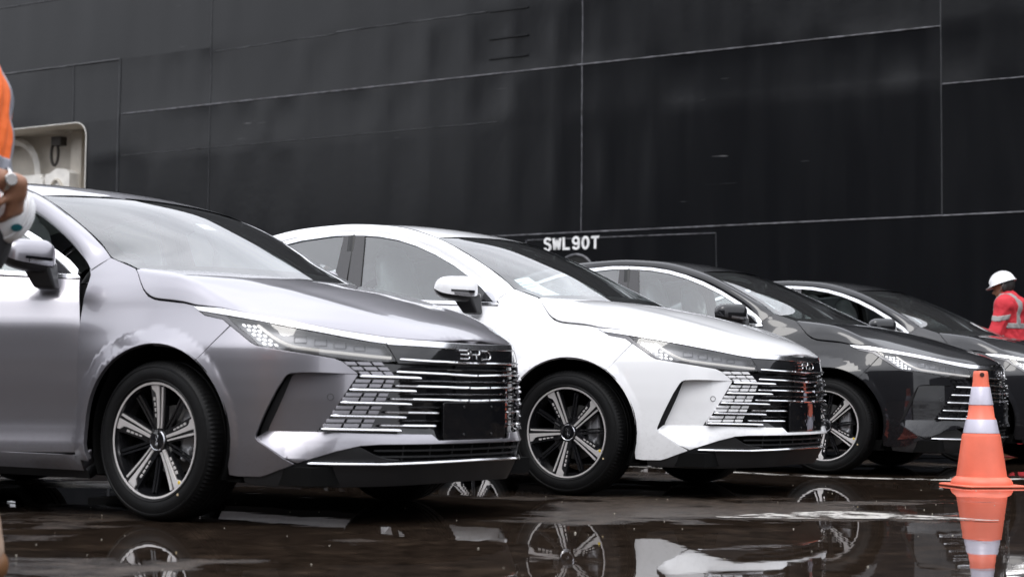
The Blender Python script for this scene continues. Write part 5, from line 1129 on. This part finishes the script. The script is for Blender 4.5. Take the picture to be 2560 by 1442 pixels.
# ---- worker in red behind the last car -----------------------------------------
def red_worker():
    ro = empty('person', (4.83, 15.65, 0), R_(148)); tag(ro, 'worker in red coveralls and white helmet looking down behind the dark sedan', 'person')
    arms = [((0, .19, 1.40), (.06, .27, 1.13), (.22, .17, 1.00)), ((0, -.19, 1.40), (.04, -.28, 1.13), (.22, -.12, 1.00))]
    L_ = ((0, .09, .93), (.03, .10, .50), (-.02, .11, .09)); Rl = ((0, -.09, .93), (.0, -.10, .50), (-.06, -.11, .09))
    hf, hu = (.94, .10, -.34), (.34, 0, .94)
    def body(p):
        r = torso(p); r = smin(r, legs(p, L_, Rl), .04); r = smin(r, rc(p, (-.01, 0, 1.42), (.03, 0, 1.52), .058, .052), .04)
        for a in arms: r = smin(r, limb_arm(p, *a), .03)
        r = smin(r, head_sdf(p, (.055, 0, 1.585), hf, hu), .02); r = smin(r, foot(p, L_[2], (1, 0)), .02); r = smin(r, foot(p, Rl[2], (1, 0)), .02)
        for a, sg in zip(arms, (1, -1)): r = np.minimum(r, hand_sdf(p, a[2], (.8, -.5 * sg, -.3), (.3, .2 * sg, .8), (.5, -.8 * sg, 0), .6))
        return r
    b = sdf_part('body', body, (-.26, -.42, -.01), (.46, .42, 1.78), .0105, M_SKIN, ro)
    def cloth(p):
        r = torso(p) - .030; r = smin(r, legs(p, L_, Rl, 1.12) - .022, .05); r = smin(r, el(p, (-.10, 0, 1.40), (.07, .12, .075)), .05)
        for a in arms: r = smin(r, limb_arm(p, *a) - .024, .04)
        r = smin(r, rc(p, (-.015, 0, 1.43), (.01, 0, 1.475), .078, .072), .03)
        r = r + .004 * np.sin(p[..., 2] * 55 + 6 * np.sin(p[..., 1] * 21)) * np.cos(p[..., 0] * 27 + p[..., 2] * 13)
        r = np.maximum(r, .075 - p[..., 2])
        return r
    hands_cut = lambda p, r: r
    sdf_part('coverall', cloth, (-.24, -.42, .05), (.34, .42, 1.56), .011, M_RED, ro)
    def band(p):
        r = cloth(p) - .0045; ar = np.minimum(limb_arm(p, *arms[0]), limb_arm(p, *arms[1])) - .034; z = p[..., 2]
        chest = np.maximum(np.abs(z - 1.205) - .028, -(ar)); sh = np.abs(np.abs(p[..., 1]) - .115) - .024; sh = np.maximum(sh, 1.22 - z)
        ua = np.maximum(ar - .004, np.abs(z - 1.285 + .25 * (np.abs(p[..., 1]) - .23)) - .026); fa = np.maximum(ar - .004, np.abs(z - 1.085) - .026)
        return np.maximum(r, np.minimum(np.minimum(chest, ua), np.minimum(sh, fa)))
    sdf_part('reflective_tape', band, (-.24, -.42, 1.0), (.30, .42, 1.52), .009, M_RETL, ro)
    def hair(p): return np.maximum(np.maximum(head_sdf(p, (.055, 0, 1.585), hf, hu) - .007, (p[..., 0] - .050 - .35 * (p[..., 2] - 1.585))), 1.535 - p[..., 2])
    sdf_part('hair', hair, (-.14, -.12, 1.5), (.20, .12, 1.74), .008, M_HAIR, ro)
    hm = helmet((.062, 0, 1.628), hf, hu, ro, s=.94); hm.build('helmet', M_HELM, ro, ang=50)
    m = MB(); 
    for sg in (-1, 1): m.tube([(.02, sg * .098, 1.63), (.05, sg * .088, 1.57), (.11, sg * .03, 1.51)], .004, 6)
    m.build('chin_strap', M_RETL, ro)
    for a in (L_, Rl): m = None
    sdf_part('boots', lambda p: np.maximum(np.minimum(foot(p, L_[2], (1, 0)), foot(p, Rl[2], (1, 0))) - .012, p[..., 2] - .13), (-.24, -.30, -.02), (.34, .30, .16), .01, M_SHOE, ro)
red_worker()
# ---- onlooker in the orange vest, hands behind the back with a helmet ------------
def vest_man():
    ro = empty('person', (-1.622, 4.66, 0), math.pi); tag(ro, 'man in orange safety vest holding a white helmet behind his back', 'person')
    arms = [((0, .20, 1.41), (-.02, .255, 1.150), (-.218, .105, 1.112)), ((0, -.20, 1.41), (.02, -.285, 1.16), (-.14, -.10, 1.04))]
    L_ = ((.02, .10, .93), (-.01, .12, .50), (-.128, .13, .09)); Rl = ((.02, -.10, .93), (.05, -.12, .50), (.0, -.13, .09))
    def body(p):
        r = torso(p); r = smin(r, legs(p, L_, Rl), .04); r = smin(r, rc(p, (-.01, 0, 1.42), (.015, 0, 1.52), .058, .052), .04)
        for a in arms: r = smin(r, limb_arm(p, *a), .03)
        r = smin(r, head_sdf(p, (.03, 0, 1.60), (1, 0, -.05), (0, 0, 1)), .02); r = smin(r, foot(p, L_[2], (1, 0)), .02); r = smin(r, foot(p, Rl[2], (1, 0)), .02)
        r = np.minimum(r, hand_sdf(p, arms[0][2], (.25, -.42, -.85), (-.9, .3, -.2), (.3, .75, -.2), .7)); r = np.minimum(r, hand_sdf(p, arms[1][2], (-.15, .8, -.5), (-.9, 0, .1), (.05, -.4, -.75), .75))
        return r
    sdf_part('body', body, (-.32, -.42, -.01), (.36, .42, 1.76), .0105, M_SKIN, ro)
    def vest(p):
        r = torso(p) - .034; r = smin(r, rc(p, (0, -.15, 1.43), (0, .15, 1.43), .055, .055), .05); r = r + .004 * np.sin(p[..., 2] * 47 + 5 * np.sin(p[..., 1] * 19))
        r = np.maximum(r, .965 - p[..., 2]); r = np.maximum(r, -el(p, (0, .275, 1.33), (.075, .07, .13))); return np.maximum(r, -el(p, (0, -.275, 1.33), (.075, .07, .13)))
    sdf_part('vest', vest, (-.22, -.30, .95), (.22, .30, 1.54), .010, M_ORV, ro)
    def tape(p):
        z = p[..., 2]; s = np.minimum(np.abs(z - 1.175 - .20 * (p[..., 0] + .1)) - .036, np.abs(np.abs(p[..., 1]) - .10) - .028); return np.maximum(vest(p) - .004, s)
    sdf_part('reflective_tape', tape, (-.22, -.30, .98), (.22, .30, 1.54), .009, M_RET, ro)
    def sleeve(p):
        r = None
        for a in arms:
            q = limb_arm(p, *a) - .018; r = q if r is None else np.minimum(r, q)
        return np.maximum(r, 1.19 - p[..., 2])
    sdf_part('shirt', lambda p: np.minimum(sleeve(p), np.maximum(torso(p) - .040, np.abs(p[..., 2] - .93) - .06)), (-.24, -.40, .88), (.22, .40, 1.50), .011, M_BLKC, ro)
    def trou(p):
        r = legs(p, L_, Rl, 1.06) - .018; r = smin(r, rc(p, L_[1], L_[2], .06, .088), .03); r = smin(r, rc(p, Rl[1], Rl[2], .06, .088), .03); r = smin(r, np.maximum(torso(p) - .006, p[..., 2] - .93), .03); r = r + .005 * np.sin(p[..., 2] * 38 + 4 * np.sin(p[..., 1] * 15)); return np.maximum(r, .055 - p[..., 2])
    sdf_part('trousers', trou, (-.24, -.34, .03), (.24, .34, 1.0), .011, M_TROU, ro)
    sdf_part('shoes', lambda p: np.minimum(foot(p, L_[2], (1, 0)), foot(p, Rl[2], (1, 0))) - .010, (-.26, -.30, -.02), (.36, .30, .18), .010, M_SHOE, ro)
    sdf_part('hair', lambda p: np.maximum(np.maximum(head_sdf(p, (.03, 0, 1.60), (1, 0, -.05), (0, 0, 1)) - .007, p[..., 0] - .06 - .6 * (p[..., 2] - 1.64)), 1.56 - p[..., 2]), (-.16, -.12, 1.52), (.20, .12, 1.76), .008, M_HAIR, ro)
    # watch
    w0 = np.array(arms[0][2]); dr = np.array(arms[0][1]) - w0; dr /= np.linalg.norm(dr); c = w0 + dr * .035; a = np.cross(dr, [0, 0, 1.]); a /= np.linalg.norm(a); b = np.cross(a, dr); m = MB()
    m.tube([c + .0315 * (a * math.cos(t) + b * math.sin(t)) for t in np.linspace(0, 2 * math.pi, 25)], .009, 6, caps=False, sq=(.45, 1.1)); wt = m.build('watch_band', M_STEEL, ro, ang=50)
    m = MB(); n_ = -a * .2 - b * .0 ; n_ = a * (1 if a[0] < 0 else -1); m.lathe([(.0, .007), (.016, .007), (.019, .003), (.019, -.004)], 20); V = m.V[0]; u_ = np.cross(n_, dr); m.V[0] = c + n_ * .035 + V[:, :1] * dr + V[:, 1:2] * u_ + V[:, 2:3] * n_; m.build('watch_face', M_STEEL, ro)
    # helmet held behind the back is a thing of its own
    hr = empty('safety_helmet', (-1.622, 4.66, 0), math.pi); tag(hr, 'white safety helmet with a teal sticker in the hand of the man in orange', 'helmet')
    hm = helmet((-.150, .0, 1.040), (.35, .10, -.92), (-.90, .16, -.36), hr, s=.66); hm.build('helmet_shell', M_HELM, hr, ang=50)
    m = MB(); m.lathe([(0, .001), (.013, .0)], 16); V = m.V[0]; nn = np.array([-.42, .70, -.58]); nn /= np.linalg.norm(nn); a = np.cross(nn, [0, 0, 1.]); a /= np.linalg.norm(a); b = np.cross(a, nn); m.V[0] = np.array([-.150, .0, 1.040]) + np.array([-.90, .16, -.36]) * .024 + nn * .069 + V[:, :1] * a * 1.3 + V[:, 1:2] * b + V[:, 2:3] * nn; m.build('helmet_sticker', M_TEAL, hr)
vest_man()

# ================================================================== LOOSE GRIT
gm = MB()
for _ in range(90):
    x = RNG.uniform(-1.9, 3.4); y = RNG.uniform(4.7, 9.6); r = RNG.uniform(.0015, .0042) * (1.5 if RNG.rand() < .08 else 1)
    V = np.array([(1, 0, 0), (-.8, .1, 0), (.1, .9, 0), (0, -1, .1), (.1, 0, .8), (0, 0, -.5)]) * r * RNG.uniform(.7, 1.2, (6, 1)); V = V @ np.array(Matrix.Rotation(RNG.uniform(0, 6), 3, 'Z')).T + np.array([x, y, r * .35])
    gm.add(V, [(0, 2, 4), (2, 1, 4), (1, 3, 4), (3, 0, 4), (2, 0, 5), (1, 2, 5), (3, 1, 5), (0, 3, 5)])
tag(gm.build('grit', pmat('pale grit', (.42, .39, .33), .7)), 'small pale grit scattered over the wet quay', kind='stuff')
